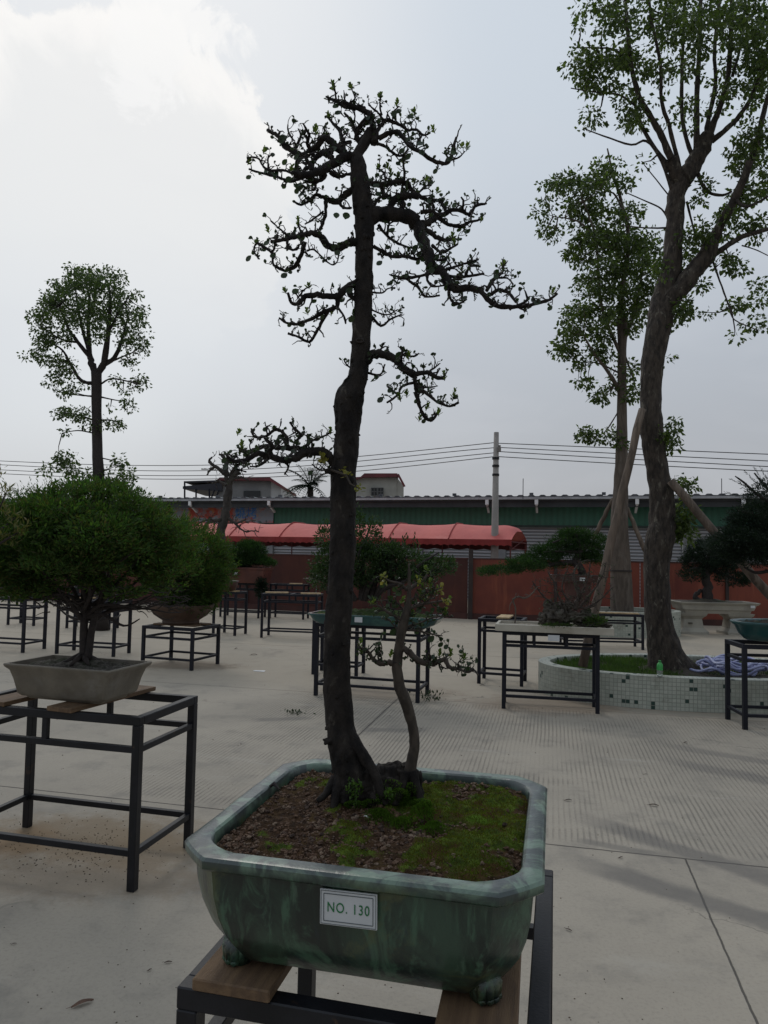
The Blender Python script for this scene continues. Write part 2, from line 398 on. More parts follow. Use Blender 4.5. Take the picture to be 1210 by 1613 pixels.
    h = math_(t, 'ADD', h, math_(t, 'MULTIPLY', j, -1.5))
    h = math_(t, 'ADD', h, math_(t, 'MULTIPLY', grit, .18))
    bump(t, b, h, .004)
    return m
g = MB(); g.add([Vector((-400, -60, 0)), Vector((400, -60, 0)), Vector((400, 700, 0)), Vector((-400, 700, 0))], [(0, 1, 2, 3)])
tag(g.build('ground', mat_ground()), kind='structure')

# =================================================================== FAR SETTING
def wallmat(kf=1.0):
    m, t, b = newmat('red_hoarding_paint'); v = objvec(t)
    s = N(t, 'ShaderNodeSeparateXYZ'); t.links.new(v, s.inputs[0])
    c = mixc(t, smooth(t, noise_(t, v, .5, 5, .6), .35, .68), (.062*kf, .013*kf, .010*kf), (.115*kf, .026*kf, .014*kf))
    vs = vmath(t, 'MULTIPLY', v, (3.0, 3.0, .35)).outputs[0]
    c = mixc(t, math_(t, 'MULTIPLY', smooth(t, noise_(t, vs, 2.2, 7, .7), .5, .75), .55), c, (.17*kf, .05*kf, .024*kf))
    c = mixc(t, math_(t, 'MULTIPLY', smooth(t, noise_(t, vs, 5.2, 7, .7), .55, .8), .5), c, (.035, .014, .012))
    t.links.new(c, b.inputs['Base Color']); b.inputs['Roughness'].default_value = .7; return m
def corr(name, c1, c2, axis, pitch, dist, rough=.5, dirt=(.1, .1, .1)):
    m, t, b = newmat(name); v = objvec(t); s = N(t, 'ShaderNodeSeparateXYZ'); t.links.new(v, s.inputs[0])
    fr = math_(t, 'FRACT', math_(t, 'MULTIPLY', s.outputs[axis], 1/pitch))
    tri = math_(t, 'ABSOLUTE', math_(t, 'SUBTRACT', fr, .5)); k = smooth(t, tri, .05, .42)
    c = mixc(t, k, c1, c2)
    c = mixc(t, math_(t, 'MULTIPLY', smooth(t, noise_(t, v, .7, 7, .7), .45, .75), .4), c, dirt)
    t.links.new(c, b.inputs['Base Color']); b.inputs['Roughness'].default_value = rough
    bump(t, b, k, dist); return m
# hoarding (two straight runs meeting at the dark post)
PK = Vector((2.14, 17.9, 0)); WL = PK+Vector((math.cos(R(163)), math.sin(R(163)), 0))*26; WR = PK+Vector((math.cos(R(-5)), math.sin(R(-5)), 0))*22
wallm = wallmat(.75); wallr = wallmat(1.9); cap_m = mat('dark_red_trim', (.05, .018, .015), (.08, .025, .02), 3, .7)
post_m = mat('hoarding_post', (.025, .017, .017), (.04, .025, .022), 4, .7)
def hoarding(a, b, lab, wallm=wallm, H=1.47):
    d = (b-a); L = d.length; d.normalize(); nrm = Vector((d.y, -d.x, 0)); 
    if nrm.y > 0: nrm = -nrm
    t = thing('hoarding_fence', (a+b)/2, lab, 'fence', 'red hoarding fence runs')
    p = MB(); n = int(L/1.9); 
    for i in range(n):
        q0 = a+d*(L*i/n+.012); q1 = a+d*(L*(i+1)/n-.012); c = (q0+q1)/2
        p.beam(q0+Vector((0, 0, H/2+.04)), q1+Vector((0, 0, H/2+.04)), .03, H-.08)
    p.build('panel', wallm, t)
    k = MB(); k.beam(a+Vector((0, 0, .07))+nrm*.02, b+Vector((0, 0, .07))+nrm*.02, .06, .14)
    k.beam(a+Vector((0, 0, H)), b+Vector((0, 0, H)), .05, .035); k.build('rail', cap_m, t)
    for i in range(1, n, 2):
        q = a+d*(L*i/n)+nrm*.045
        k = MB(); k.box(q+Vector((0, 0, H/2+.04)), (.07, .05, H+.08), math.atan2(d.y, d.x)); k.build('post', post_m, t)
    return t
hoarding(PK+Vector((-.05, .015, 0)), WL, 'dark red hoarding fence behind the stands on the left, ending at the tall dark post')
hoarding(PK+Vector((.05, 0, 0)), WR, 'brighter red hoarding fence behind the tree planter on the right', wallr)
k = MB(); k.box(PK+Vector((0, -.06, .85)), (.10, .10, 1.7)); tag(k.build('fence_post', post_m), 'tall dark post where the two red hoarding runs meet', 'post')

# ---- warehouse
WA = Vector((11.4, 22.0, 0)); wd = Vector((math.cos(R(161)), math.sin(R(161)), 0)); WB0 = WA-wd*22; WB1 = WA+wd*50
wn = Vector((wd.y, -wd.x, 0)); 
if wn.y > 0: wn = -wn
wh = thing('warehouse', WA+wd*14, 'long green corrugated warehouse with a dark eave and grey roller shutters', 'warehouse')
wh.rotation_euler = (0, 0, 0)
ang = math.atan2(wd.y, wd.x)
wh_inv = Matrix.Rotation(-ang, 3, 'Z')
def wl(x, y, z):                        # warehouse frame: x along, y toward the camera
    return WA + wd*x + wn*y + Vector((0, 0, z))
EH = 3.55
def wbuild(mb, name, m, parent=wh):     # rotate the object so its own axes follow the facade
    o = mb.build(name, m, parent, local=True)
    base = woff(parent); me = o.data
    for vtx in me.vertices: vtx.co = wh_inv @ (Vector(vtx.co)-WA)
    o.rotation_euler = (0, 0, ang); o.location = WA-base
    return o
green = corr('green_sheet', (.035, .15, .10), (.045, .185, .125), 0, .20, .012, .45, (.04, .10, .08))
shut = corr('roller_shutter', (.15, .155, .165), (.44, .45, .48), 2, .11, .02, .5, (.2, .2, .2))
roofm = corr('roof_sheet', (.05, .055, .065), (.10, .105, .12), 0, .3, .03, .5)
k = MB(); k.beam(wl(-22, -.9, 3.0), wl(50, -.9, 3.0), .12, .95); wbuild(k, 'wall', green)
for i in range(24): 
    x = -22+i*3.0
    k = MB(); k.beam(wl(x+.16, -.92, 1.26), wl(x+2.84, -.92, 1.26), .06, 2.53); wbuild(k, 'roller_shutter', shut)
k = MB()
pilm = mat('grey_pillar', (.20, .21, .225), (.26, .27, .28), 2, .7)
for i in range(25): 
    x = -22+i*3.0
    k = MB(); k.box(wl(x, -.88, 1.26), (.30, .18, 2.52), ang); wbuild(k, 'pillar', pilm)
k = MB(); k.beam(wl(-22, -.80, 2.56), wl(50, -.80, 2.56), .05, .08); wbuild(k, 'lintel', mat('lintel_paint', (.03, .05, .045), None, 3, .6))
# roof: ribbed sheet with a wavy edge
k = MB(); n = 1200; vs = []
for i in range(n+1):
    x = -22+72*i/n; z = .022*(1 if (i % 6) < 3 else -1)
    vs += [wl(x, .12, EH+z), wl(x, -12, EH-.25+z), wl(x, .12, EH-.05)]
k.v = vs; k.f = [(i*3, i*3+3, i*3+4, i*3+1) for i in range(n)] + [(i*3+2, i*3+5, i*3+3, i*3) for i in range(n)]
wbuild(k, 'roof', roofm)
k = MB(); k.beam(wl(-22, .06, EH-.09), wl(50, .06, EH-.09), .13, .075); wbuild(k, 'gutter', mat('pale_gutter', (.42, .43, .45), (.30, .31, .33), 2, .5))
k = MB(); k.beam(wl(-22, -.40, EH-.17), wl(50, -.40, EH-.17), .84, .05); k.beam(wl(-22, -.06, EH-.26), wl(50, -.06, EH-.26), .05, .24); wbuild(k, 'eave_board', mat('dark_eave', (.03, .035, .04), (.045, .05, .055), 2, .7))
spm = mat('white_downspout', (.85, .86, .87), (.75, .76, .77), 3, .5)
for px in (301, 426, 769, 846, 1003, 1172):
    # slide along the facade until the spout stands where the picture shows it
    best = min((abs((lambda q: IW/2+F*q.dot(RT)/q.dot(FW))(wl(x*.05, 0, EH)-EYEP)-px), x*.05) for x in range(-200, 900))
    x = best[1]; k = MB(); k.beam(wl(x, .07, EH-.10), wl(x, .07, EH-.30), .11, .09, wn); k.beam(wl(x, .05, EH-.28), wl(x+.05, -.5, EH-.52), .07, .07); wbuild(k, 'downspout', spm)
for i in range(26):
    x = -18+i*2.3+random.uniform(-.5, .5); k = MB(); k.box(wl(x, -.1, EH+.06), (.12, .1, .09), ang); wbuild(k, 'roof_clip', roofm)
for px in (824, 1137): 
    p = D(px, 781, 23.0); k = MB(); k.tube([p+Vector((0, 0, -.1)), p+Vector((0, 0, .55))], .012, 5); tag(k.build('lightning_rod', M['steel']), 'thin rod standing on the warehouse roof %s' % ('beside the utility pole' if px < 900 else 'right of the big tree trunk'), 'rod')
# mural banner on the wall, left of the green sheet
def muralmat():
    m, t, b = newmat('mural_print'); v = objvec(t)
    c = mixc(t, smooth(t, noise_(t, v, .9, 4, .6, 1.2), .42, .56), (.50, .07, .04), (.30, .34, .40))
    c = mixc(t, smooth(t, noise_(t, v, 2.3, 6, .7, 1.0), .56, .66), c, (.55, .24, .08))
    c = mixc(t, smooth(t, noise_(t, v, 1.7, 5, .7, 1.5), .60, .66), c, (.04, .09, .08))
    c = mixc(t, math_(t, 'MULTIPLY', smooth(t, noise_(t, v, 6, 5, .8), .55, .7), .5), c, (.30, .28, .27))
    t.links.new(c, b.inputs['Base Color']); b.inputs['Roughness'].default_value = .6; return m
def xfor(px):
    return min((abs((lambda q: IW/2+F*q.dot(RT)/q.dot(FW))(wl(x*.05, -.8, 3)-EYEP)-px), x*.05) for x in range(-300, 1000))[1]
x0, x1 = xfor(200), xfor(432)
mu = thing('mural_banner', wl((x0+x1)/2, -.8, 2.9), 'red printed banner with blue characters under the warehouse eave', 'banner')
k = MB(); k.beam(wl(x0, -.79, 3.02), wl(x1, -.79, 3.02), .03, .80); k.build('sheet', muralmat(), mu)
def text_mesh(s, size, name, m, parent, M4, extr=.002):
    cu = bpy.data.curves.new(name, 'FONT'); cu.body = s; cu.size = size; cu.extrude = extr; cu.align_x = 'CENTER'; cu.align_y = 'CENTER'
    o = bpy.data.objects.new(name, cu); COL.objects.link(o)
    bpy.context.view_layer.update()
    me = bpy.data.meshes.new_from_object(o.evaluated_get(bpy.context.evaluated_depsgraph_get()))
    bpy.data.objects.remove(o); bpy.data.curves.remove(cu)
    me.transform(M4); me.materials.clear(); me.materials.append(m)
    me.transform(Matrix.Translation(-woff(parent)))
    q = bpy.data.objects.new(name, me); COL.objects.link(q); q.parent = parent
    return q
fr = Matrix(((-wd.x, 0, wn.x), (-wd.y, 0, wn.y), (0, 1, 0))).to_4x4()
xm = xfor(388)
try: text_mesh('\u71d2\u70e4', .50, 'lettering', mat('blue_lettering', (.05, .25, .70), None, 3, .6), mu, Matrix.Translation(wl(xm, -.765, 2.98)) @ fr, .004)
except Exception as ex: print('text', ex)

# ---- red canopy in front of the warehouse
canm = mat('red_canopy_cloth', (.60, .135, .115), (.50, .105, .095), .9, .7, .01, 8, third=(.66, .21, .18), tscale=.6)
valm = mat('canopy_valance', (.30, .03, .028), (.24, .025, .022), 2, .7)
undm = mat('canopy_lining', (.09, .02, .02), None, 2, .8)
CA = D(806, 857, 19.6); CA.z = 0; CB = D(285, 855, 23.2); CB.z = 0
cv = (CB-CA); CL = cv.length; cv.normalize(); cn = Vector((cv.y, -cv.x, 0)); cn = cn if cn.y < 0 else -cn
ca = thing('canopy_tent', (CA+CB)/2, 'long faded red canopy tent in front of the green warehouse', 'canopy')
k = MB(); nx = 120; ny = 12; wdt = 2.6
def cz(s, a):   # height over span (a in 0..1 front to back); cloth sags between bows
    x = s*CL; e = min(1, x/.5); e = math.sin(e*math.pi/2)**.5
    sag = .035*abs(math.sin(math.pi*x/1.75))
    return 1.98+(.47*min(1, 1.12*math.sin(math.pi*a))**.9-sag*math.sin(math.pi*a)*1.6)*(.55+.45*e)
for i in range(nx+1):
    for j in range(ny+1):
        s = i/nx; a = j/ny; p = CA+cv*CL*s-cn*wdt*a; k.v.append(Vector((p.x, p.y, cz(s, a)+.008*noise.noise(p*3))))
k.f = [(i*(ny+1)+j, i*(ny+1)+j+1, (i+1)*(ny+1)+j+1, (i+1)*(ny+1)+j) for i in range(nx) for j in range(ny)]
k.build('cloth', canm, ca, smooth=True)
for q_ in range(1, int(CL/1.75)+1):
    k = MB(); s = q_*1.75/CL; k.tube([Vector(((CA+cv*CL*s-cn*wdt*a).x, (CA+cv*CL*s-cn*wdt*a).y, cz(s, a)+.012)) for a in [j/24 for j in range(25)]], .018, 5); k.build('seam', valm, ca)
k = MB(); n = 400
for i in range(n+1):
    s = i/n; p = CA+cv*CL*s+cn*(.02+.02*math.sin(i*.35)); sc = .035*abs(math.sin(i*.42))
    k.v += [Vector((p.x, p.y, 1.985)), Vector((p.x, p.y, 1.80-.0+sc))]
k.f = [(i*2, i*2+1, i*2+3, i*2+2) for i in range(n)]
k.build('valance', valm, ca)
k = MB()
for i in range(41):
    s = i/40; p = CA+cv*CL*s-cn*wdt; k.v += [Vector((p.x, p.y, 1.99)), Vector((p.x, p.y, 1.70+.04*(i % 2)))]
k.f = [(i*2, i*2+1, i*2+3, i*2+2) for i in range(40)]; k.build('rear_valance', undm, ca)
redsteel = mat('red_frame_tube', (.10, .02, .022), (.16, .04, .035), 5, .5)
for s in (0.004, .25, .5, .75, .996):
    for a in (.02, .98):
        p = CA+cv*CL*s-cn*wdt*a; k = MB(); k.tube([Vector((p.x, p.y, 0)), Vector((p.x, p.y, 1.95))], .022, 6); k.build('leg', redsteel, ca)
k = MB()
for a in (.02, .98):
    p = CA-cn*wdt*a; k.beam(Vector((p.x, p.y, 1.93)), Vector((p.x, p.y, 1.93))+cv*CL, .03, .03)
    for i in range(int(CL/1.75)+1):
        q = p+cv*min(i*1.75, CL); k.beam(Vector((q.x, q.y, 1.93)), Vector((q.x, q.y, 1.74)), .02, .02)
p = CA+cv*.02; q = CA+cv*.02-cn*wdt
k.beam(Vector((p.x, p.y, 1.93)), Vector((q.x, q.y, 1.93)), .03, .03); k.beam(Vector((p.x, p.y, 1.74)), Vector((q.x, q.y, 1.74)), .02, .02)
k.beam(Vector((p.x, p.y, 1.70)), Vector((q.x, q.y, 2.1)), .02, .02)
k.build('frame', redsteel, ca)

# ---- utility pole and wires
pm = mat('concrete_pole', (.34, .31, .29), (.27, .25, .235), 3, .85, .004, 20)
PB = D(779.2, 872, 20.0); ptop = D(782, 681, 20.0)
po = thing('utility_pole', (PB.x, PB.y, 0), 'tall concrete utility pole rising behind the end of the red canopy', 'pole')
k = MB(); k.tube([Vector((PB.x-.03, PB.y, 0)), Vector((PB.x, PB.y, PB.z)), ptop], [.125, .105, .068], 14); k.build('shaft', pm, po, smooth=True)
for y in (722, 734, 748): k = MB(); p = D(781, y, 20.0); k.tube([p+Vector((0, 0, -.03)), p+Vector((0, 0, .03))], .098, 12); k.build('clamp', M['steel'], po)
k = MB(); p = D(786, 708, 19.95); k.bbox(p, (.10, .12, .12)); k.tube([p+Vector((.02, 0, .02)), p+Vector((.02, 0, .12))], .03, 8); k.build('insulator', mat('insulator_cap', (.25, .23, .22), None, 4, .5), po)
p = D(786, 712, 19.95)
wm = mat('wire_sheath', (.03, .03, .035), None, 5, .6)
LW = [(726, 733, 719, 697), (732, 741, 726.5, 705), (740, 748.5, 735, 713), (746, 754, 742, 719)]
RWs = [(698, 707, 716), (704.5, 716, 727), (711, 724, 736), (719, 732, 743)]
order = ['topmost', 'second from the top', 'third from the top', 'lowest']
for i, (a, b, c_, d_) in enumerate(LW):
    def q(t): # quadratic-ish through the four
        xs = [-90, 0, 204, 565, 781]; ys = [a-4, a, b, c_, d_]; px = xs[0]+(xs[-1]-xs[0])*t
        s = 0
        for m_ in range(5):
            l = 1
            for n_ in range(5):
                if n_ != m_: l *= (px-xs[n_])/(xs[m_]-xs[n_])
            s += ys[m_]*l
        return D(px, s, 27-7*t)
    k = MB(); k.tube([q(t/30) for t in range(31)], .011, 4)
    tag(k.build('power_line', wm), '%s of the four dark power lines left of the utility pole' % order[i], 'wire', 'power lines left of the pole')
    a, b, c_ = RWs[i]; k = MB(); k.tube([D(781+(1260-781)*t, a*(1-t)*(1-2*t)+b*4*t*(1-t)+c_*t*(2*t-1)+t*1.5, 20-2.4*t) for t in [j/16 for j in range(17)]], .011, 4)
    tag(k.build('power_line', wm), '%s of the four dark power lines right of the utility pole' % order[i], 'wire', 'power lines right of the pole')

# ---- houses beyond the warehouse
whitew = mat('house_plaster', (.40, .39, .35), (.33, .32, .29), 1.2, .85); redr = mat('red_roof_trim', (.17, .04, .045), (.12, .03, .035), 1.5, .7)
winm = mat('dark_window_glass', (.02, .025, .03), None, 2, .15); frm = mat('window_bars', (.12, .12, .12), None, 2, .5)
def prism(mb, pts, d0, d1):   # outline in photo pixels given a depth range
    a = [D(x, y, d0) for x, y in pts]; off = Vector((0, d1-d0, 0)); n = len(pts)
    mb.add(a+[p+off for p in a], [tuple(range(n)), tuple(range(2*n-1, n-1, -1))]+[(i, n+i, n+(i+1) % n, (i+1) % n) for i in range(n)])
h = thing('house', D(600, 800, 45), 'pale house with a red roof edge and barred window, right of the bonsai trunk', 'house')
k = MB(); prism(k, [(556, 800), (556, 756), (573, 750), (625, 750), (625, 800)], 45, 52); prism(k, [(625.1, 800), (625.1, 752), (636, 765), (636, 800)], 45.05, 52); k.build('wall', whitew, h)
k = MB(); prism(k, [(550, 756.5), (552, 752), (568, 751), (574, 745.5), (626, 745.5), (628, 751), (572, 752), (560, 756)], 44.7, 52.4); k.beam(D(627, 747, 44.7), D(637.5, 766.5, 44.7), .18, .12); k.build('roof', redr, h)
wv = MB(); prism(wv, [(585, 768.5), (604, 768.5), (604, 780.5), (585, 780.5)], 44.9, 45.2); wo_ = wv.build('window', winm, h)
k = MB()
for x in (585, 589.5, 594.2, 595.4, 600, 604): k.beam(D(x, 768.5, 44.85), D(x, 780.5, 44.85), .06, .04)
for y in (768.5, 774.5, 780.5): k.beam(D(585, y, 44.85), D(604, y, 44.85), .06, .04)
k.build('window_bars', frm, wo_)
h = thing('house', D(400, 800, 48), 'grey house with a red roof and roof terrace behind the bare bonsai', 'house')
gw = mat('grey_plaster', (.20, .20, .205), (.25, .25, .25), 1, .85)
k = MB(); prism(k, [(345, 800), (345, 756), (426, 756), (426, 800)], 48, 55); k.build('wall', gw, h)
k = MB(); prism(k, [(426.1, 800), (426.1, 757), (443, 767), (443, 800)], 48.05, 55); k.build('side_wall', mat('pale_side_plaster', (.5, .5, .5), None, 1, .85), h)
k = MB(); prism(k, [(341, 756.5), (346, 752), (424, 751), (446, 765.5), (443, 768), (424, 757)], 47.6, 55.4); k.build('roof', redr, h)
k = MB(); prism(k, [(384, 773), (410, 773), (410, 783), (384, 783)], 47.9, 48.2); k.build('window', winm, h)
ter = MB(); prism(ter, [(288, 766), (288, 770), (350, 774), (350, 760)], 47.8, 54); prism(ter, [(290, 758), (290, 760), (350, 759.5), (350, 756)], 47.8, 54)
ter.build('terrace_awning', mat('dark_awning', (.035, .035, .045), None, 2, .7), h)
k = MB()
for x, y in ((291, 758), (309, 770), (330, 770)): k.beam(D(x, y, 47.8), D(x, 800, 47.8), .09, .09)
k.beam(D(338, 772, 47.7), D(331, 790, 47.7), .08, .08); k.beam(D(345, 772, 47.7), D(338, 790, 47.7), .08, .08); k.build('terrace_post', M['steel_far'], h)
p = D(50, 775, 40); k = MB(); k.tube([p, p+Vector((0, 0, -1.5))], .02, 5); k.tube([D(225, 772, 40), D(225, 790, 40)], .05, 5)

# palm behind the warehouse
pal = thing('palm_tree', D(488, 820, 40), 'dark palm showing over the warehouse roof left of the bonsai trunk', 'tree')
k = MB(); pc = D(489, 766, 40); k.tube([D(489, 830, 40), pc], [.22, .16], 8); k.build('trunk', M['bark_tree'], pal)
k = MB(); random.seed(3)
for i in range(24):
    az = random.uniform(0, 2*math.pi); el = random.uniform(-.2, 1.3); L = random.uniform(1.3, 2.1); dr = Vector((math.cos(az)*math.cos(el), math.sin(az)*math.cos(el), math.sin(el)))
    pts = [pc+dr*L*s+Vector((0, 0, -.9*s*s*(1-.4*math.sin(el)))) for s in [j/9 for j in range(10)]]; k.tube(pts, .02, 4)
    for j in range(1, 10):
        for sg in (-1, 1):
            for q_ in range(2):
                sd_ = dr.cross(Vector((0, 0, 1))).normalized()*sg; k.leaf(pts[j]+dr*.05*q_, (sd_+dr*.5+Vector((0, 0, -.55))).normalized(), Vector((0, 0, 1)), .45*(1-.05*j), .07)
k.build('crown', M['leaf_dark'], pal)

# =================================================================== STANDS
random.seed(11)
def stand(FR, w, d, h, deg, label, tk=.04, mid=.15, low=.13, far=False, crossbars=1, group='black metal display stands', roundtop=False, loc='FR'):
    """black square-tube stand; FR = front right (or FL front left) corner on the ground"""
    a = R(deg); u = Vector((math.cos(a), math.sin(a), 0)); v = Vector((-math.sin(a), math.cos(a), 0))
    FR = Vector((FR[0], FR[1], 0))
    c = FR+v*d/2+(u*w/2 if loc == 'FL' else -u*w/2)
    t = thing('display_stand', c, label, 'stand', group, a)
    m = M['steel_far'] if far else M['steel']; hw, hd = w/2, d/2; b = .0025 if not far else .001
    for sx in (-1, 1):
        for sy in (-1, 1):
            k = MB(); k.bbox((sx*(hw-tk/2), sy*(hd-tk/2), (h-tk)/2), (tk, tk, h-tk-.001), b); k.build('leg', m, t, local=True)
    k = MB()
    for sy in (-1, 1): k.bbox((0, sy*(hd-tk/2), h-tk/2), (w, tk, tk), b)
    for sx in (-1, 1): k.bbox((sx*(hw-tk/2), 0, h-tk/2-.0006), (tk-.001, d-2*tk-.001, tk), b)
    for i in range(crossbars):
        x = -hw+w*(i+1)/(crossbars+1); k.bbox((x, 0, h-tk/2-.001), (tk, d-2*tk-.001, tk-.003), b)
    k.build('top_frame', m, t, local=True)
    s = tk*.72
    for z, nm in ((h-mid, 'upper_rail'), (low, 'lower_rail')):
        for sy in (-1, 1): k = MB(); k.bbox((0, sy*(hd-tk/2), z), (w-2*tk-.001, s, s), b*.7); k.build(nm, m, t, local=True)
        for sx in (-1, 1): k = MB(); k.bbox((sx*(hw-tk/2), 0, z), (s, d-2*tk-.001, s), b*.7); k.build(nm, m, t, local=True)
    for i in range(crossbars):
        x = -hw+w*(i+1)/(crossbars+1)
        for sy in (-1, 1): k = MB(); k.bbox((x, sy*(hd-tk/2), h-mid/2-tk/2+s/4), (s, s*.9, mid-tk/2-s/2-.004), b*.7); k.build('short_strut', m, t, local=True)
    return t, c, u, v
def plank(c, size, deg, label, m='plank', group=None):
    k = MB(); t = MB(); k.bbox((0, 0, size[2]/2), size, .0025)
    o = k.build('wooden_plank', M[m]); o.location = c; o.rotation_euler = (0, 0, R(deg)); tag(o, label, 'plank', group); return o

# ---- the stand that carries the main pot
FLm = Vector((-.362, 1.378, 0)); mt, mc, mu_, mv = stand(FLm, .665, .70, .8, -13.5, 'black steel stand under the big green pot in the foreground', loc='FL', crossbars=0, low=.16)
cs, sn = math.cos(R(-13.5)), math.sin(R(-13.5))
plank(mc-mu_*.225-mv*.005+Vector((0, 0, .8)), (.15, .70, .022), -13.5, 'brown wooden plank under the left foot of the green pot, on the foreground stand', group='planks under the green pot')
plank(mc+mu_*.205-mv*.03+Vector((0, 0, .8)), (.135, .74, .022), -12.0, 'brown wooden plank under the right side of the green pot, on the foreground stand', group='planks under the green pot')

# ---- large stand on the left
T1, c1, u1, v1 = stand((-1.125, 3.47), 1.05, .56, .8, -14, 'black steel stand on the left under the grey rectangular pot', low=.17, mid=.155)
stands = {}
def st(key, *a, **k): stands[key] = stand(*a, **k)
st('T2', (-2.46, 9.6), .80, .67, .55, -19, 'low black stand under the round brown bowl, left of centre', far=True, crossbars=0)
st('A', (.41, 7.84), 1.19, .55, .8, -15, 'long black stand under the long teal pot behind the bonsai trunk', far=True, crossbars=2)
st('B', (-.30, 9.36), .62, .36, .8, -15, 'empty black stand half hidden behind the long teal pot and its stand', far=True)
st('R1', (1.72, 8.92), .56, .44, .8, -17, 'black stand with a yellow plank, left of the stand with the marble tray', far=True)
st('R2', (2.22, 7.48), .98, .37, .8, -10.5, 'black stand with rounded top corners under the white marble tray', far=True, crossbars=2)
st('R3', (3.40, 6.92), .95, .46, .79, -5, 'black stand at the right edge under the teal oval bowl', far=True, loc='FL', crossbars=0)
st('R4', (4.50, 12.6), 1.35, .5, .60, -3, 'low black stand with long yellow planks left of the big tree trunk', far=True)
st('C', (-2.69, 13.51), .50, .42, .8, -20, 'small black stand under the bare grey bonsai, between the bushes and the bonsai trunk', far=True, crossbars=0)
st('D', (-2.20, 13.32), 1.05, .45, .8, -9, 'long black stand with two pale planks left of the bonsai trunk', far=True, loc='FL')
st('E', (-2.85, 17.0), 1.0, .42, .8, -14, 'dark stand near the red hoarding under the round pine bonsai', far=True)
st('F', (-1.80, 16.9), .85, .40, .8, -12, 'dark stand near the red hoarding just left of the bonsai trunk', far=True)
st('G', (-5.30, 10.9), 1.1, .50, .8, -14, 'black stand at the left edge behind the bushy tree', far=True)
st('H', (-6.86, 14.5), .62, .40, .8, -12, 'farther black stand at the left edge, near the hoarding', far=True)
st('I', (-3.87, 10.67), .97, .45, .8, -12, 'black stand behind the trunk of the bushy bonsai on the left', far=True)
st('J', (-5.22, 14.1), .92, .36, .8, -9, 'distant black stand seen through the legs behind the bushy bonsai', far=True)
def on(key, du, dv, dz=0):
    t, c, u, v = stands[key]; h = {'T2': .55, 'R3': .79, 'R4': .60}.get(key, .8); return c+u*du+v*dv+Vector((0, 0, h+dz))
plank(c1+u1*.13+v1*.02+Vector((0, 0, .8)), (.15, .64, .022), -20, 'brown plank under the right end of the grey pot on the left stand', group='planks under the grey pot')
plank(c1-u1*.27+v1*.02+Vector((0, 0, .8)), (.15, .60, .022), -20, 'brown plank under the left end of the grey pot on the left stand', group='planks under the grey pot')
plank(on('T2', 0, -.12), (.66, .14, .02), -19, 'brown plank under the front of the round brown bowl', 'plank'); plank(on('T2', 0, .14), (.66, .14, .02), -19, 'brown plank under the back of the round brown bowl', 'plank')
plank(on('R1', .02, .05), (.16, .44, .02), -17, 'yellow plank on the stand left of the marble tray', 'plank_y')
plank(on('R4', -.42, 0), (.14, .48, .02), -3, 'yellow plank at the left end of the low stand behind the marble tray', 'plank_y'); plank(on('R4', .25, -.12), (.72, .14, .02), -7, 'long yellow plank lying on the low stand beside the big tree trunk', 'plank_y')
plank(on('C', 0, -.10), (.42, .13, .02), -16, 'pale plank across the stand of the bare bonsai', 'plank_y')
plank(on('D', -.30, 0), (.42, .14, .02), 9, 'pale plank at the left end of the long stand left of the trunk', 'plank_y'); plank(on('D', .34, 0), (.36, .14, .02), 9, 'pale plank at the right end of the long stand beside the trunk', 'plank_y')
plank(on('F', .15, 0), (.3, .13, .02), 6, 'pale plank on the far stand left of the trunk by the hoarding', 'plank_y')
plank(on('I', -.2, 0), (.15, .42, .02), -12, 'pale plank on the left of the stand behind the bushy bonsai', 'plank_y'); plank(on('J', 0, 0), (.5, .13, .02), -5, 'pale plank on the distant stand behind the bushy bonsai', 'plank_y')

# =================================================================== POTS
def perim(hx, hy, ch, n=6, rnd=.35):
    """chamfered rectangle, corners a little rounded, counter-clockwise"""
    pts = []; cs_ = [(hx, -hy, hx, -hy+ch, hx-ch, -hy), (hx, hy, hx-ch, hy, hx, hy-ch), (-hx, hy, -hx, hy-ch, -hx+ch, hy), (-hx, -hy, -hx+ch, -hy, -hx, -hy+ch)]
    order = [((hx-ch, -hy), (hx, -hy), (hx, -hy+ch)), ((hx, hy-ch), (hx, hy), (hx-ch, hy)), ((-hx+ch, hy), (-hx, hy), (-hx, hy-ch)), ((-hx, -hy+ch), (-hx, -hy), (-hx+ch, -hy))]
    for a, c, b in order:
        for i in range(n+1):
            t = i/n; q = [(1-t)**2*a[j]+2*t*(1-t)*c[j]+t*t*b[j] for j in (0, 1)]; l = [a[j]+(b[j]-a[j])*t for j in (0, 1)]
            pts.append((l[0]*(1-rnd)+q[0]*rnd, l[1]*(1-rnd)+q[1]*rnd))
    out = []
    for i, p in enumerate(pts):      # subdivide the long sides
        out.append(p); q = pts[(i+1) % len(pts)]
        L = math.hypot(q[0]-p[0], q[1]-p[1])
        if L > .6*min(hx, hy):
            for j in range(1, 12): out.append((p[0]+(q[0]-p[0])*j/12, p[1]+(q[1]-p[1])*j/12))
    return out
def pot_rings(secs):
    return [[Vector((x, y, z)) for x, y in perim(hx, hy, ch, rnd=rd)] for z, hx, hy, ch, rd in secs]

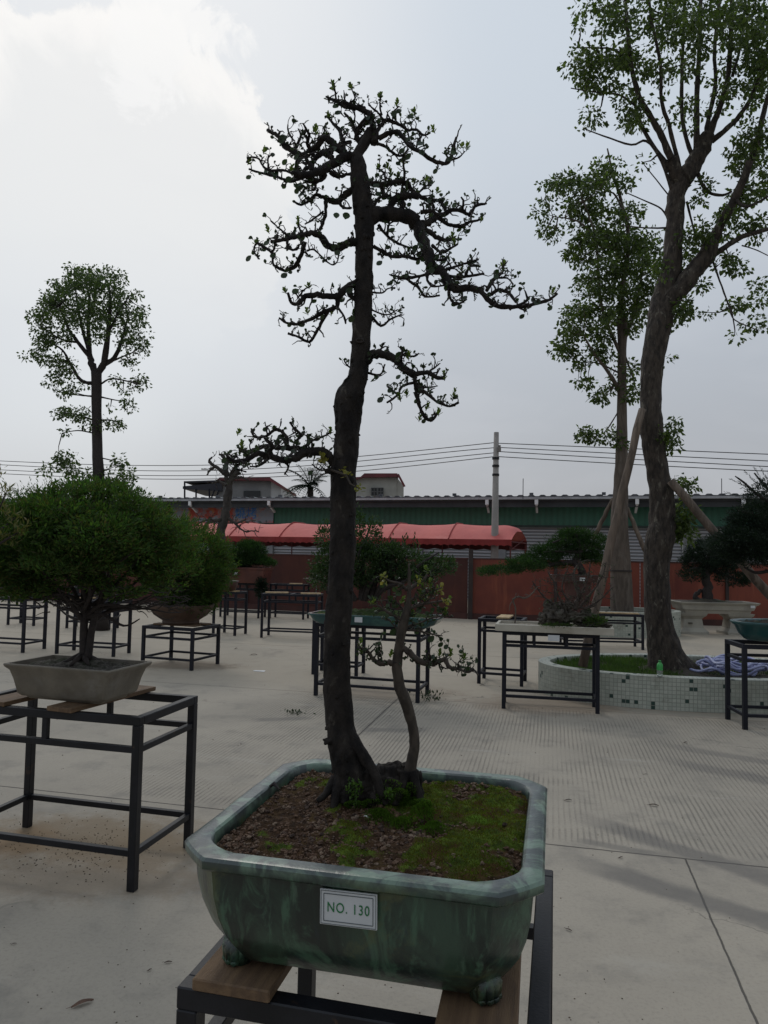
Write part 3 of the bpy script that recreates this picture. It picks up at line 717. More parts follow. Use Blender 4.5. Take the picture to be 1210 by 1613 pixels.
def glaze():
    m, t, b = newmat('green_glaze'); v = objvec(t); s = N(t, 'ShaderNodeSeparateXYZ'); t.links.new(v, s.inputs[0])
    vs = vmath(t, 'MULTIPLY', v, (1, 1, .38)).outputs[0]
    c = mixc(t, smooth(t, noise_(t, vs, 8, 7, .62, .8), .40, .66), (.009, .018, .015), (.030, .066, .044))
    c = mixc(t, math_(t, 'MULTIPLY', smooth(t, noise_(t, vs, 12, 6, .65, 1.6), .50, .64), .75), c, (.060, .135, .085))
    c = mixc(t, math_(t, 'MULTIPLY', smooth(t, noise_(t, v, 6, 7, .7, .8), .52, .66), .65), c, (.085, .10, .040))
    c = mixc(t, math_(t, 'MULTIPLY', smooth(t, noise_(t, vmath(t, 'MULTIPLY', v, (1, 1, .12)).outputs[0], 38, 4, .6, .3), .60, .72), .5), c, (.10, .17, .12))
    c = mixc(t, math_(t, 'MULTIPLY', smooth(t, noise_(t, vs, 24, 4, .6, .4), .58, .75), .4), c, (.012, .03, .05))
    rim = mixc(t, smooth(t, noise_(t, v, 8, 7, .65, 1.2), .44, .58), (.040, .056, .056), (.135, .205, .155))
    rim = mixc(t, math_(t, 'MULTIPLY', smooth(t, noise_(t, v, 16, 6, .7, .6), .55, .72), .55), rim, (.20, .26, .15))
    rim = mixc(t, math_(t, 'MULTIPLY', smooth(t, noise_(t, v, 7, 5, .7, .6), .52, .64), .85), rim, (.040, .050, .060))
    rim = mixc(t, math_(t, 'MULTIPLY', smooth(t, noise_(t, v, 42, 4, .7), .70, .78), .7), rim, (.20, .12, .07))
    c = mixc(t, smooth(t, s.outputs[2], .203, .222), c, rim)
    t.links.new(c, b.inputs['Base Color']); b.inputs['Roughness'].default_value = .34; b.inputs['Coat Weight'].default_value = .25; b.inputs['Coat Roughness'].default_value = .2
    t.links.new(math_(t, 'ADD', math_(t, 'MULTIPLY', noise_(t, v, 30, 5, .7), .3), .2), b.inputs['Roughness'])
    bump(t, b, noise_(t, vs, 26, 5, .6), .004, .6); return m
PC = Vector((0, 0, 0)); ca_, sa_ = math.cos(AG), math.sin(AG)
def uv2(u, v, z=0): return Vector((u*ca_-v*sa_, u*sa_+v*ca_, z))
HX, HY = .333, .327
pot_c = uv2(-.342, 1.556, .823)
pot = thing('bonsai_pot', pot_c, 'big green glazed rectangular pot with cut corners and a NO. 130 plate, in the foreground', 'pot', rz=AG)
H = .227
secs = [(.014, HX-.110, HY-.110, .045, .15), (.015, HX-.082, HY-.082, .05, .15), (.026, HX-.072, HY-.072, .055, .15), (.045, HX-.058, HY-.058, .060, .12), (.075, HX-.041, HY-.041, .062, .12), (.110, HX-.029, HY-.029, .064, .12), (.150, HX-.021, HY-.021, .065, .12), (.188, HX-.018, HY-.018, .065, .12), (.199, HX-.016, HY-.016, .066, .12), (.202, HX-.004, HY-.004, .070, .1), (.206, HX, HY, .072, .1), (.220, HX+.001, HY+.001, .072, .1), (.2255, HX-.003, HY-.003, .070, .12), (.2275, HX-.010, HY-.010, .072, .15), (.2265, HX-.033, HY-.033, .080, .5), (.223, HX-.038, HY-.038, .084, .7), (.216, HX-.040, HY-.040, .086, .7), (.17, HX-.046, HY-.046, .086, .7)]
k = MB(); rg = pot_rings(secs); 
for r in rg:
    for i, p in enumerate(r):
        nz = noise.noise(Vector((p.x*5, p.y*5, p.z*4)))*.0022; r[i] = p+Vector((p.x, p.y, 0)).normalized()*nz+Vector((0, 0, nz*.6 if p.z > .19 else 0))
k.loft(rg)
GL = glaze(); k.build('body', GL, pot, local=True, smooth=True, sharp=32)
for sx in (-1, 1):
    for sy in (-1, 1):
        k = MB(); cx, cy = sx*(HX-.104), sy*(HY-.104)
        for i in range(4):
            a = math.atan2(sy, sx)+(i-1.5)*.5; rr = .021
            k.tube([Vector((cx+math.cos(a)*rr*.3, cy+math.sin(a)*rr*.3, .046)), Vector((cx+math.cos(a)*rr*1.15, cy+math.sin(a)*rr*1.15, .028)), Vector((cx+math.cos(a)*rr*1.1, cy+math.sin(a)*rr*1.1, .010))], [.012, .011, .009], 10)
            k.blob((cx+math.cos(a)*rr*1.2, cy+math.sin(a)*rr*1.15, .0085), .0082, (1, 1, .9), .12)
        k.tube([Vector((cx, cy, .040)), Vector((cx, cy, .0))], [.032, .022], 14)
        k.build('foot', GL, pot, local=True, smooth=True)
# number plate on the front
fv = -(HY-.016)-.005
# position in pot frame
def to_pot(P): 
    q = P-pot_c; return Vector((q.x*ca_+q.y*sa_, -q.x*sa_+q.y*ca_, q.z))
def hit_front(px, py, v0):
    d = ray(px, py); o = to_pot(EYEP); dd = Vector((d.x*ca_+d.y*sa_, -d.x*sa_+d.y*ca_, d.z)); return o+dd*((v0-o.y)/dd.y)
pa = hit_front(504.5, 1399, fv); pb = hit_front(594.5, 1408, fv); pc_ = hit_front(504.5, 1454, fv); pd = hit_front(594.5, 1466, fv)
pw = ((pb-pa).length+(pd-pc_).length)/2; ph = ((pa-pc_).length+(pb-pd).length)/2; pcen = (pa+pb+pc_+pd)/4
tilt = math.atan2((pb-pa).z+(pd-pc_).z, (pb-pa).x+(pd-pc_).x)
Rt = Matrix.Rotation(-tilt, 3, 'Y')
platem = mat('white_plastic_plate', (.56, .58, .60), (.52, .54, .56), 20, .35); linem = mat('plate_line', (.10, .12, .13), None, 5, .5); inkm = mat('green_ink', (.006, .17, .05), None, 8, .4)
k = MB(); k.box(pcen, (pw, .004, ph), M=Rt); plo = k.build('number_plate', platem, pot, local=True, bevel=.0012)
k = MB()
for f_, th in ((.955, .0007), (.86, .0011)):
    hw_, hh_ = pw/2*f_, ph/2-(pw/2)*(1-f_)
    for a_, b_ in (((-hw_, -hh_), (hw_, -hh_)), ((hw_, -hh_), (hw_, hh_)), ((hw_, hh_), (-hw_, hh_)), ((-hw_, hh_), (-hw_, -hh_))):
        A_ = pcen+Rt @ Vector((a_[0], -.0024, a_[1])); B_ = pcen+Rt @ Vector((b_[0], -.0024, b_[1])); k.beam(A_, B_, .0008, th)
k.build('border_line', linem, plo, local=True)
def local_text(s, size, m, parent, M4, sx=1.0, extr=.0004):
    cu = bpy.data.curves.new('t', 'FONT'); cu.body = s; cu.size = size; cu.extrude = extr; cu.align_x = 'CENTER'; cu.align_y = 'CENTER'; cu.space_character = 1.15
    o = bpy.data.objects.new('t', cu); COL.objects.link(o); bpy.context.view_layer.update()
    me = bpy.data.meshes.new_from_object(o.evaluated_get(bpy.context.evaluated_depsgraph_get())); bpy.data.objects.remove(o)
    me.transform(Matrix.Diagonal((sx, 1, 1, 1))); me.transform(M4); me.materials.clear(); me.materials.append(m)
    q = bpy.data.objects.new('lettering', me); COL.objects.link(q); q.parent = parent; return q
face = Matrix(((1, 0, 0), (0, 0, -1), (0, 1, 0))).to_4x4()
local_text('NO. 130', .0235, inkm, plo, Matrix.Translation(pcen+Vector((0, -.0026, 0))) @ Rt.to_4x4() @ face, .80)

# soil and moss in the main pot
IX, IY = HX-.042, HY-.042
tb = G(556, 1252, 1.05); tbp = to_pot(tb)            # where the trunk stands, in the pot's frame
def mossmask(x, y):
    n1 = noise.noise(Vector((x*9+3, y*9, 1)))+.5*noise.noise(Vector((x*22, y*22, 4)))
    g = (x-tbp.x-.06)*5.0-.05
    d = math.hypot((x-tbp.x-.06)/1.0, (y-tbp.y+.02))
    g = max(g, .55-d*5.0)
    return max(0, min(1, .5+(g*.5+n1*1.25-.16)*1.35))
def soilz(x, y):
    d = math.hypot(x-tbp.x-.05, y-tbp.y); z = .207+.022*math.exp(-(d/.12)**2)
    m_ = mossmask(x, y)
    z += .007*noise.noise(Vector((x*14, y*14, 2)))+.0045*noise.noise(Vector((x*38, y*38, 5)))+.003*noise.noise(Vector((x*95, y*95, 7)))
    z += m_*(.010+.010*noise.noise(Vector((x*19, y*30, 9)))+.004*noise.noise(Vector((x*55, y*70, 3))))
    e = min(IX-abs(x), IY-abs(y)); z -= .008*max(0, 1-e/.02)
    return z
def soilmat():
    m, t, b = newmat('soil_and_moss'); v = objvec(t)
    a = N(t, 'ShaderNodeAttribute'); a.attribute_name = 'mask'; s = N(t, 'ShaderNodeSeparateColor'); t.links.new(a.outputs['Color'], s.inputs[0])
    soil = mixc(t, smooth(t, noise_(t, v, 55, 6, .7), .35, .65), (.024, .013, .007), (.075, .042, .022))
    soil = mixc(t, math_(t, 'MULTIPLY', smooth(t, noise_(t, v, 14, 6, .65), .5, .7), .7), soil, (.080, .052, .018))
    moss = mixc(t, smooth(t, noise_(t, v, 30, 6, .7), .35, .65), (.035, .055, .010), (.10, .15, .018))
    moss = mixc(t, smooth(t, noise_(t, v, 11, 6, .7), .44, .60), moss, (.070, .042, .014))
    moss = mixc(t, smooth(t, s.outputs[1], .3, .8), moss, (.095, .19, .018))
    f = smooth(t, math_(t, 'ADD', s.outputs[0], math_(t, 'MULTIPLY', math_(t, 'SUBTRACT', noise_(t, v, 70, 5, .7), .5), .7)), .40, .62)
    t.links.new(mixc(t, f, soil, moss), b.inputs['Base Color']); b.inputs['Roughness'].default_value = .95; b.inputs['Specular IOR Level'].default_value = .15
    bump(t, b, math_(t, 'ADD', noise_(t, v, 160, 6, .75), math_(t, 'MULTIPLY', noise_(t, v, 420, 3, .7), .6)), .006); return m
k = MB(); n = 190; mask = []
for i in range(n+1):
    for j in range(n+1):
        x = -IX-.006+(2*IX+.012)*i/n; y = -IY-.006+(2*IY+.012)*j/n
        ov = abs(x)+abs(y)-(IX+IY-.062)     # follow the cut corners
        if ov > 0: x -= math.copysign(ov/2, x); y -= math.copysign(ov/2, y)
        k.v.append(Vector((x, y, soilz(x, y)))); mm = mossmask(x, y)
        br = max(0, 1-((x-tbp.x-.145)/.075)**2-((y-tbp.y+.085)/.035)**2)+max(0, 1-((x-tbp.x-.30)/.07)**2-((y-tbp.y+.05)/.06)**2)*.7+max(0, 1-((x-tbp.x-.03)/.04)**2-((y-tbp.y+.055)/.03)**2)
        mask.append((mm, min(1, br*(.7+noise.noise(Vector((x*30, y*30, 0))))), 0))
k.f = [(i*(n+1)+j, (i+1)*(n+1)+j, (i+1)*(n+1)+j+1, i*(n+1)+j+1) for i in range(n) for j in range(n)]
soil_o = k.build('soil', soilmat(), pot, local=True, smooth=True, col=mask)
# pebbles
k = MB(); random.seed(5); cnt = 0
while cnt < 3600:
    x = random.uniform(-IX, IX); y = random.uniform(-IY, IY)
    if abs(x)+abs(y) > IX+IY-.07: continue
    if random.random() < mossmask(x, y)*.96: continue
    if noise.noise(Vector((x*7, y*7, 8)))+ random.uniform(-.3, .5) < -.08: continue
    r = random.choice((.0014, .0018, .0022, .0026, .0032, .0045))*random.uniform(.8, 1.2); k.blob((x, y, soilz(x, y)+r*.25), r, (1, random.uniform(.6, 1.3), random.uniform(.55, .9)), .5, 2.2, 1 if r > .003 else 0, random.random()*50); cnt += 1
pebm, t_, b_ = newmat('pebble_stone'); g_ = N(t_, 'ShaderNodeNewGeometry'); cr = N(t_, 'ShaderNodeValToRGB')
for i, (p_, c_) in enumerate(((0, (.024, .012, .007)), (.4, (.070, .034, .017)), (.75, (.10, .057, .033)), (1, (.15, .11, .078)))):
    e = cr.color_ramp.elements[i] if i < 2 else cr.color_ramp.elements.new(p_)
    e.position = p_; e.color = (*c_, 1)
t_.links.new(g_.outputs['Random Per Island'], cr.inputs[0]); t_.links.new(cr.outputs[0], b_.inputs['Base Color']); b_.inputs['Roughness'].default_value = .85
tag(k.build('gravel', pebm, pot, local=True), kind='stuff')
# moss tufts
k = MB(); cnt = 0
while cnt < 15000:
    x = random.uniform(-IX, IX); y = random.uniform(-IY, IY)
    if abs(x)+abs(y) > IX+IY-.07 or random.random() > (mossmask(x, y)-.45)*2.2: continue
    p = Vector((x, y, soilz(x, y)-.0008)); d_ = (Vector((0, 0, 1))+rv(.7)).normalized(); k.leaf(p, d_, rdir(), random.uniform(.003, .0065), .0016); cnt += 1
mossm = leafmat('moss_tuft', [(.07, .10, .014), (.07, .055, .016), (.14, .19, .02), (.10, .07, .018), (.06, .11, .014), (.09, .06, .018)], .3, .8, spec=.1)
tag(k.build('moss', mossm, pot, local=True), kind='stuff')
k = MB(); q = to_pot(G(600, 1297, 1.035)); k.blob((q.x-.03, q.y, soilz(q.x, q.y)+.001), .0055, (1.4, .8, .7), .2); k.build('white_stone', mat('white_stone', (.6, .6, .57), None, 30, .7), pot, local=True, smooth=True)
k = MB(); q = to_pot(G(430, 1240, 1.045)); k.tube([Vector((q.x-.008, q.y, .222)), Vector((q.x+.004, q.y-.004, .232)), Vector((q.x+.02, q.y-.01, .222))], [.004, .005, .002], 6); k.build('root_stub', M['dark_twig'], pot, local=True)

# =================================================================== TRACED BRANCHES
def catmull(P, m=4):
    out = []
    for i in range(len(P)-1):
        p0 = P[max(i-1, 0)]; p1 = P[i]; p2 = P[i+1]; p3 = P[min(i+2, len(P)-1)]
        for j in range(m):
            t = j/m; out.append(.5*((2*p1)+(p2-p0)*t+(2*p0-5*p1+4*p2-p3)*t*t+(3*p1-p0-3*p2+p3)*t*t*t))
    out.append(P[-1]); return out
class Tree:
    """branches read off the photograph; every branch starts on wood already grown and wanders in depth"""
    def __init__(s, Y): s.Y = Y; s.nodes = []      # (px,py,Y)
    def depth(s, x, y):
        best = None
        for a, b, Y in s.nodes:
            d = (a-x)**2+(b-y)**2
            if best is None or d < best[0]: best = (d, Y)
        return best[1] if best and best[0] < 45**2 else s.Y
    def trace(s, mb, pts, T, r0, r1, dz=0.0, n=8, bump=.0, knob=.0, bs=60, m=4):
        ox, oy, sc = T; P = [Vector((ox+x*sc, oy+y*sc, 0)) for x, y in pts]; y0 = s.depth(P[0].x, P[0].y)
        L = [0]
        for i in range(1, len(P)): L.append(L[-1]+(P[i]-P[i-1]).length)
        for i in range(len(P)): P[i].z = y0+dz*(L[i]/L[-1])
        P = catmull(P, m); W = []; rad = []; k = len(P)
        for i, p in enumerate(P):
            t = i/(k-1); q = D(p.x, p.y, p.z); r = (r0+(r1-r0)*t)*sc*p.z/F
            if knob and 0 < i < k-1: q = q+Vector((noise.noise(Vector((i*.9, y0*9+pts[0][0], 0))), noise.noise(Vector((i*.9, 5, pts[0][1]))), noise.noise(Vector((i*.9, 9, pts[0][0])))))*r*knob
            rad.append(r*(1+.22*noise.noise(Vector((i*.8, pts[0][0]*.1, pts[0][1]*.1))))); W.append(q); s.nodes.append((p.x, p.y, p.z))
        mb.tube(W, rad, n, True, bump, bs, pts[0][0]*.01)
        return W, rad

# ---- main bonsai
MT = Tree(1.655)
edges = [(1252, 527, 590), (1235, 527, 585), (1218, 526, 581), (1202, 523, 577), (1184, 519, 571), (1165, 516, 564), (1146, 514, 558.5), (1109, 511, 555), (1072, 509.5, 552), (1035, 510, 551.5), (998, 510.5, 551.5), (960, 514, 554), (923, 516, 556.5), (886, 518.5, 559.5), (849, 520, 561), (812, 520, 561), (774, 521, 561), (745, 519.5, 561.5), (718, 525, 564), (700, 526.5, 565.5), (675, 527.5, 568), (656, 527, 570), (645, 526, 571.5), (634, 526.5, 573), (622, 530, 575.5), (611, 537, 577), (598, 545.5, 578.5), (579, 551, 580.5), (555, 552.5, 583), (531, 554, 584.5), (483, 557, 587), (435, 559, 588), (388, 559.5, 588.5), (340, 558, 590), (318, 556, 588), (292, 553, 582), (270, 552, 579), (255, 551, 576), (243, 555, 572), (228, 563, 580), (215, 573, 589), (200, 578, 590)]
bt = thing('bonsai_tree', D(556, 1255, 1.655), 'tall dark slender bonsai with twisted branches growing in the big green pot', 'bonsai tree')
pts = []; rad = []
for i in range(len(edges)-1):
    for j in range(5):
        t = j/5; y, a, b = [edges[i][q]*(1-t)+edges[i+1][q]*t for q in range(3)]
        pts.append(D((a+b)/2, y, 1.655)); rad.append((b-a)/2*1.655/F*.985); MT.nodes.append(((a+b)/2, y, 1.655))
k = MB(); k.tube(pts, rad, 40, True, .0034, 52)
# knots and burrs on the bark
random.seed(21)
for i in range(130):
    j = random.randrange(4, len(pts)-30); a = random.uniform(math.pi*.9, math.pi*2.1); q = pts[j]+Vector((math.cos(a), math.sin(a), 0))*rad[j]*.93; k.blob(q, random.uniform(.002, .006), (1, 1, random.uniform(.5, 1.8)), .35, 2, 1, i)
for (x, y, r) in ((566, 536, .010), (519, 1168, .011), (553, 1165, .007), (522, 742, .012), (540, 640, .009)):
    q = D(x, y, 1.655-.022); k.blob(q, r, (1.1, .5, .7), .3, 2, 2, x)
k.build('trunk', M['bark_dark'], bt, smooth=True)
# knot hole below the fourth branch
k = MB(); q = D(567, 536.5, 1.655-.0245); ring = [q+Vector((math.cos(a)*.0085, -.001, math.sin(a)*.0042)) for a in [i*math.pi/8 for i in range(17)]]; k.tube(ring, .0016, 6, False); k.build('knot', M['dark_twig'], bt, smooth=True)
# root flare and the clump between the two trunks
k = MB(); random.seed(4)
def lump(x, y, Y, r, sq=(1, 1, 1), amp=.3): k.blob(D(x, y, Y), r, sq, amp, 2.2, 3, x*.1)
lump(606, 1236, 1.665, .040, (1.15, .9, 1.0)); lump(585, 1240, 1.655, .038, (1, .9, 1.05)); lump(630, 1228, 1.675, .030, (1.1, .9, 1.1)); lump(645, 1240, 1.665, .026, (1, .9, 1.5)); lump(615, 1212, 1.675, .017, (1.4, 1, .8)); lump(640, 1210, 1.675, .014, (1.3, 1, .9)); lump(560, 1252, 1.64, .032, (1.1, .9, .9)); lump(600, 1258, 1.63, .030, (1.2, .9, .9))
for pth, r0, r1 in (([(548, 1150), (570, 1188), (590, 1218), (602, 1258)], 11, 6), ([(540, 1215), (534, 1240), (528, 1262), (524, 1275)], 13, 4), ([(560, 1225), (566, 1250), (572, 1276), (578, 1290)], 13, 4), ([(600, 1225), (606, 1250), (604, 1280)], 12, 4), ([(640, 1215), (632, 1245), (618, 1275)], 9, 3), ([(650, 1215), (656, 1240), (664, 1264), (676, 1280)], 9, 3), ([(530, 1225), (514, 1250), (500, 1262)], 9, 3)):
    P = catmull([D(x, y, 1.645-.012*i) for i, (x, y) in enumerate(pth)], 6); n_ = len(P); k.tube(P, [(r0+(r1-r0)*i/(n_-1))*1.65/F for i in range(n_)], 12, True, .0022, 60)
k.build('root_base', M['bark_dark'], bt, smooth=True)

ZA = (360, 120, .2149); ZB = (560, 240, .281); ZC = (360, 420, .314); Z1 = (340, 100, .4793); ZD = (540, 100, .1818)
class Foliage:
    def __init__(s): s.tw = MB(); s.lf = MB(); s.yg = MB()
def twigs(fo, W, rad, dens, tlen=(.014, .038), up=.5, leafy=.5, bigleaf=.0, skip=.12, tr=.0015):
    """zigzag twiglets with small round leaves along one traced branch"""
    L = 0; nxt = random.uniform(0, dens)
    tot = sum((W[i+1]-W[i]).length for i in range(len(W)-1)); 
    for i in range(len(W)-1):
        seg = W[i+1]-W[i]; l = seg.length; 
        while L+l > nxt:
            t = (nxt-L)/l; p = W[i]+seg*t; nxt += random.uniform(.5, 1.5)*dens
            if nxt < tot*skip: continue
            d = (rv(1.0)+Vector((0, 0, up))); d -= seg.normalized()*d.dot(seg.normalized())*.4; d.y *= .8; d.normalize()
            ln = random.uniform(*tlen); q = p; P = [p]
            for s_ in range(4):
                d = (d+rv(1.15)).normalized(); q = q+d*ln/4; P.append(q)
            r = min(rad[i]*.6, tr*random.uniform(1.2, 2.0)); fo.tw.tube(P, [r, r*.85, r*.7, r*.55, r*.4], 4, False)
            if random.random() < .5:
                q2 = P[2]; d2 = (d+rv(1.2)).normalized(); P2 = [q2, q2+d2*ln*.25, q2+(d2+rv(.4)).normalized()*ln*.5]; fo.tw.tube(P2, [r*.7, r*.55, r*.4], 4, False); ends = [P[-1], P2[-1], P[3]]
            else: ends = [P[-1], P[3]]
            for e_ in ends:
                if random.random() < leafy:
                    for _ in range(random.choice((1, 1, 2, 3))):
                        dd = (rv(1)+Vector((0, 0, .35))).normalized(); Lf = random.uniform(.004, .0115)*(1+bigleaf); fo.lf.rleaf(e_, dd, rdir(), Lf, Lf*random.uniform(.5, .85))
                if random.random() < .05:
                    c = e_+Vector((0, 0, -.004)); nn = (Vector((random.uniform(-.5, .5), -1, random.uniform(-.5, .5)))).normalized(); dd = nn.orthogonal(); Lf = random.uniform(.010, .015); fo.lf.rleaf(c, dd, nn, Lf, Lf*1.02, .03)
        L += l
def shoot(fo, p, L=.03, d=None, n=12, ls=.012, young=True):
    """an upright leafy shoot"""
    d = (d or Vector((random.uniform(-.4, .4), random.uniform(-.4, .4), 1))).normalized(); mb = fo.yg if young else fo.lf
    fo.tw.tube([p, p+d*L], [.0009, .0005], 4, False); a = random.uniform(0, 6)
    for i in range(n):
        t = (i+1)/n; o = d.orthogonal().normalized(); o.rotate(Matrix.Rotation(a+i*2.4, 3, d)); dd = (o*.9+d*(.5+t)).normalized(); mb.rleaf(p+d*L*t, dd, d, ls*random.uniform(.7, 1.1)*(1.15-.4*t), ls*.5)
random.seed(33)
def branch_part(name, specs, dens=.011, parent=bt, tree=MT, shoots=(), m='bark_dark', ZS=None, bark='dark_twig', **kw):
    k = MB(); fo = Foliage()
    for sp in specs:
        T, r0, r1, pts = sp[0], sp[1], sp[2], sp[3]; dz = sp[4] if len(sp) > 4 else random.uniform(-.05, .05)
        W, rd = tree.trace(k, pts, T, r0, r1, dz, n=8, bump=.0008, knob=.5, bs=110)
        twigs(fo, W, rd, dens, **kw)
    b = k.build(name, M[m], parent, smooth=True)
    for T, x, y, L in shoots:
        px, py = T[0]+x*T[2], T[1]+y*T[2]; q = D(px, py, tree.depth(px, py)); shoot(fo, q-Vector((0, 0, L*.3)), L, n=11)
    if fo.tw.v: fo.tw.build('twigs', M[bark], b)
    if fo.lf.v: fo.lf.build('leaves', M['leaf_bonsai'], b)
    if fo.yg.v: fo.yg.build('young_leaves', M['leaf_shoot'], b)
    return b
branch_part('branch', [(ZD, 40, 28, [(275, 690), (270, 560), (225, 430)]), (ZD, 26, 18, [(225, 430), (140, 390), (60, 360), (0, 325)]), (ZA, 24, 8, [(930, 230), (850, 215), (780, 180), (715, 150)], .03),
    (ZD, 8, 5, [(40, 355), (105, 305), (85, 240), (70, 170)]), (ZA, 7, 4, [(790, 180), (780, 100), (775, 50)]),
    (ZD, 20, 14, [(290, 590), (330, 540), (380, 490), (440, 510), (510, 540)], .03), (ZD, 12, 6, [(350, 490), (310, 430), (260, 390), (220, 345)]), (ZD, 10, 5, [(340, 450), (320, 360), (330, 270)]), (ZD, 14, 8, [(510, 540), (560, 575), (640, 575), (700, 620), (760, 600)]),
    (ZD, 24, 18, [(310, 650), (390, 610), (470, 590), (520, 640), (590, 720), (680, 770)], -.04), (ZD, 20, 12, [(680, 770), (760, 830), (860, 865), (920, 850), (950, 760), (985, 640)], .02), (ZD, 10, 5, [(930, 840), (1010, 810), (1060, 760)]), (ZD, 9, 5, [(640, 740), (650, 670), (700, 620), (740, 650)]), (ZD, 8, 5, [(560, 590), (590, 690), (640, 720)]),
    (ZD, 16, 9, [(290, 690), (370, 720), (440, 780), (510, 800), (570, 740)], .05), (ZD, 7, 4, [(430, 500), (440, 420), (490, 370)]), (ZD, 6, 3, [(540, 520), (620, 490), (620, 400)]), (ZA, 14, 8, [(1010, 300), (960, 380), (930, 450), (960, 500)])],
    dens=.0085, shoots=[(ZA, 775, 90, .022), (ZA, 905, 90, .016), (ZD, 320, 290, .02), (ZD, 470, 370, .014), (ZD, 620, 430, .014), (ZD, 800, 590, .016), (ZD, 1020, 720, .016), (ZD, 1070, 745, .014)])
branch_part('branch', [(ZA, 40, 34, [(930, 600), (860, 590), (800, 625), (740, 655)]), (ZA, 34, 22, [(740, 655), (680, 690), (620, 715), (540, 725), (480, 715)], -.05), (ZA, 11, 6, [(480, 715), (400, 690), (300, 690), (250, 655), (222, 605), (160, 595), (132, 635)], .04),
    (ZA, 30, 20, [(870, 590), (800, 530), (740, 470), (700, 455), (660, 500), (600, 560), (540, 580)], .05), (ZA, 24, 12, [(540, 585), (470, 545), (410, 515), (390, 465), (340, 425), (285, 395)], .04), (ZA, 20, 16, [(540, 575), (500, 640), (490, 715)]), (ZA, 14, 5, [(480, 550), (515, 480), (530, 430), (510, 385)]),
    (ZA, 20, 8, [(850, 580), (835, 470), (815, 400), (770, 350), (720, 290)], .06), (ZA, 16, 6, [(640, 600), (580, 510), (590, 430), (560, 370), (548, 345)], -.05), (ZA, 9, 4, [(475, 470), (440, 410), (435, 350)]), (ZA, 17, 9, [(960, 480), (930, 410), (900, 330), (850, 270)], .03), (ZA, 12, 6, [(930, 400), (970, 345), (1005, 310)]),
    (ZA, 14, 7, [(660, 770), (560, 740), (470, 770), (430, 765), (360, 740), (250, 712), (190, 695), (150, 680)], .05), (ZA, 18, 12, [(700, 680), (700, 740), (645, 775), (560, 770)]), (ZA, 17, 10, [(745, 700), (800, 738), (860, 722), (905, 715)]), (ZA, 24, 14, [(760, 600), (700, 560), (640, 600), (600, 660), (540, 700)], .03), (ZA, 22, 14, [(700, 560), (760, 540), (830, 500), (900, 480)], .03), (ZA, 20, 10, [(620, 700), (590, 640), (570, 600), (580, 540)]), (ZA, 9, 5, [(660, 490), (700, 420), (712, 345)]), (ZA, 8, 5, [(290, 680), (290, 600), (320, 575)]), (ZA, 8, 4, [(630, 790), (635, 830), (600, 835), (540, 800)])],
    dens=.0088, shoots=[(ZA, 745, 310, .016), (ZA, 450, 690, .016), (ZA, 255, 560, .014), (ZA, 640, 430, .018), (ZA, 140, 640, .012), (ZA, 620, 400, .016)])
branch_part('branch', [(ZA, 30, 22, [(925, 820), (860, 865), (805, 918), (740, 912)], .02), (ZA, 16, 8, [(740, 912), (680, 882), (640, 872), (590, 912), (530, 942), (480, 920)], -.04), (ZA, 7, 4, [(585, 910), (550, 865), (500, 820)]), (ZA, 7, 4, [(640, 868), (650, 820), (610, 830)]), (ZA, 14, 12, [(712, 915), (712, 1000), (692, 1080), (660, 1140)], .02), (ZA, 9, 5, [(695, 990), (620, 1050), (560, 1085)]), (ZA, 14, 8, [(815, 925), (840, 965), (900, 965)])], dens=.013, shoots=[(ZA, 500, 825, .008)])
k = MB()
for x, y, r in ((790, 1020, 25), (855, 1022, 30), (322, 576, 19), (345, 735, 14), (390, 750, 15), (480, 918, 13), (733, 1335, 17)):
    px, py = ZA[0]+x*ZA[2], ZA[1]+y*ZA[2]; q = D(px, py, MT.depth(px, py)); rr = r*ZA[2]*1.65/F
    k.rleaf(q-Vector((0, 0, rr)), Vector((random.uniform(-.3, .3), .1, 1)).normalized(), Vector((.1, -1, .1)), rr*2, rr*2, .05)
k.build('round_leaves', M['leaf_bonsai'], bt)
branch_part('branch', [(ZA, 34, 26, [(940, 1215), (870, 1225), (800, 1262), (730, 1240), (680, 1180)], -.03), (ZA, 24, 12, [(680, 1180), (620, 1150), (560, 1160), (480, 1180), (400, 1200), (310, 1215)], -.05), (ZA, 9, 6, [(345, 1210), (325, 1285), (250, 1250), (210, 1222), (188, 1280), (222, 1340)]), (ZA, 9, 5, [(445, 1180), (365, 1110), (310, 1060)]), (Z1, 8, 6, [(293, 585), (280, 630), (262, 665), (228, 682)], .03), (Z1, 5, 3, [(228, 682), (190, 662), (185, 625), (160, 602), (135, 592)]), (ZA, 8, 5, [(575, 1280), (630, 1272), (690, 1332), (762, 1382), (800, 1352), (810, 1285)]), (ZA, 12, 7, [(430, 1190), (440, 1260), (500, 1270), (520, 1230)]), (ZA, 9, 5, [(540, 1170), (520, 1110), (515, 1060)])],
    dens=.009, shoots=[(ZA, 510, 1090, .02), (ZA, 300, 1140, .016), (ZA, 200, 1230, .01)])
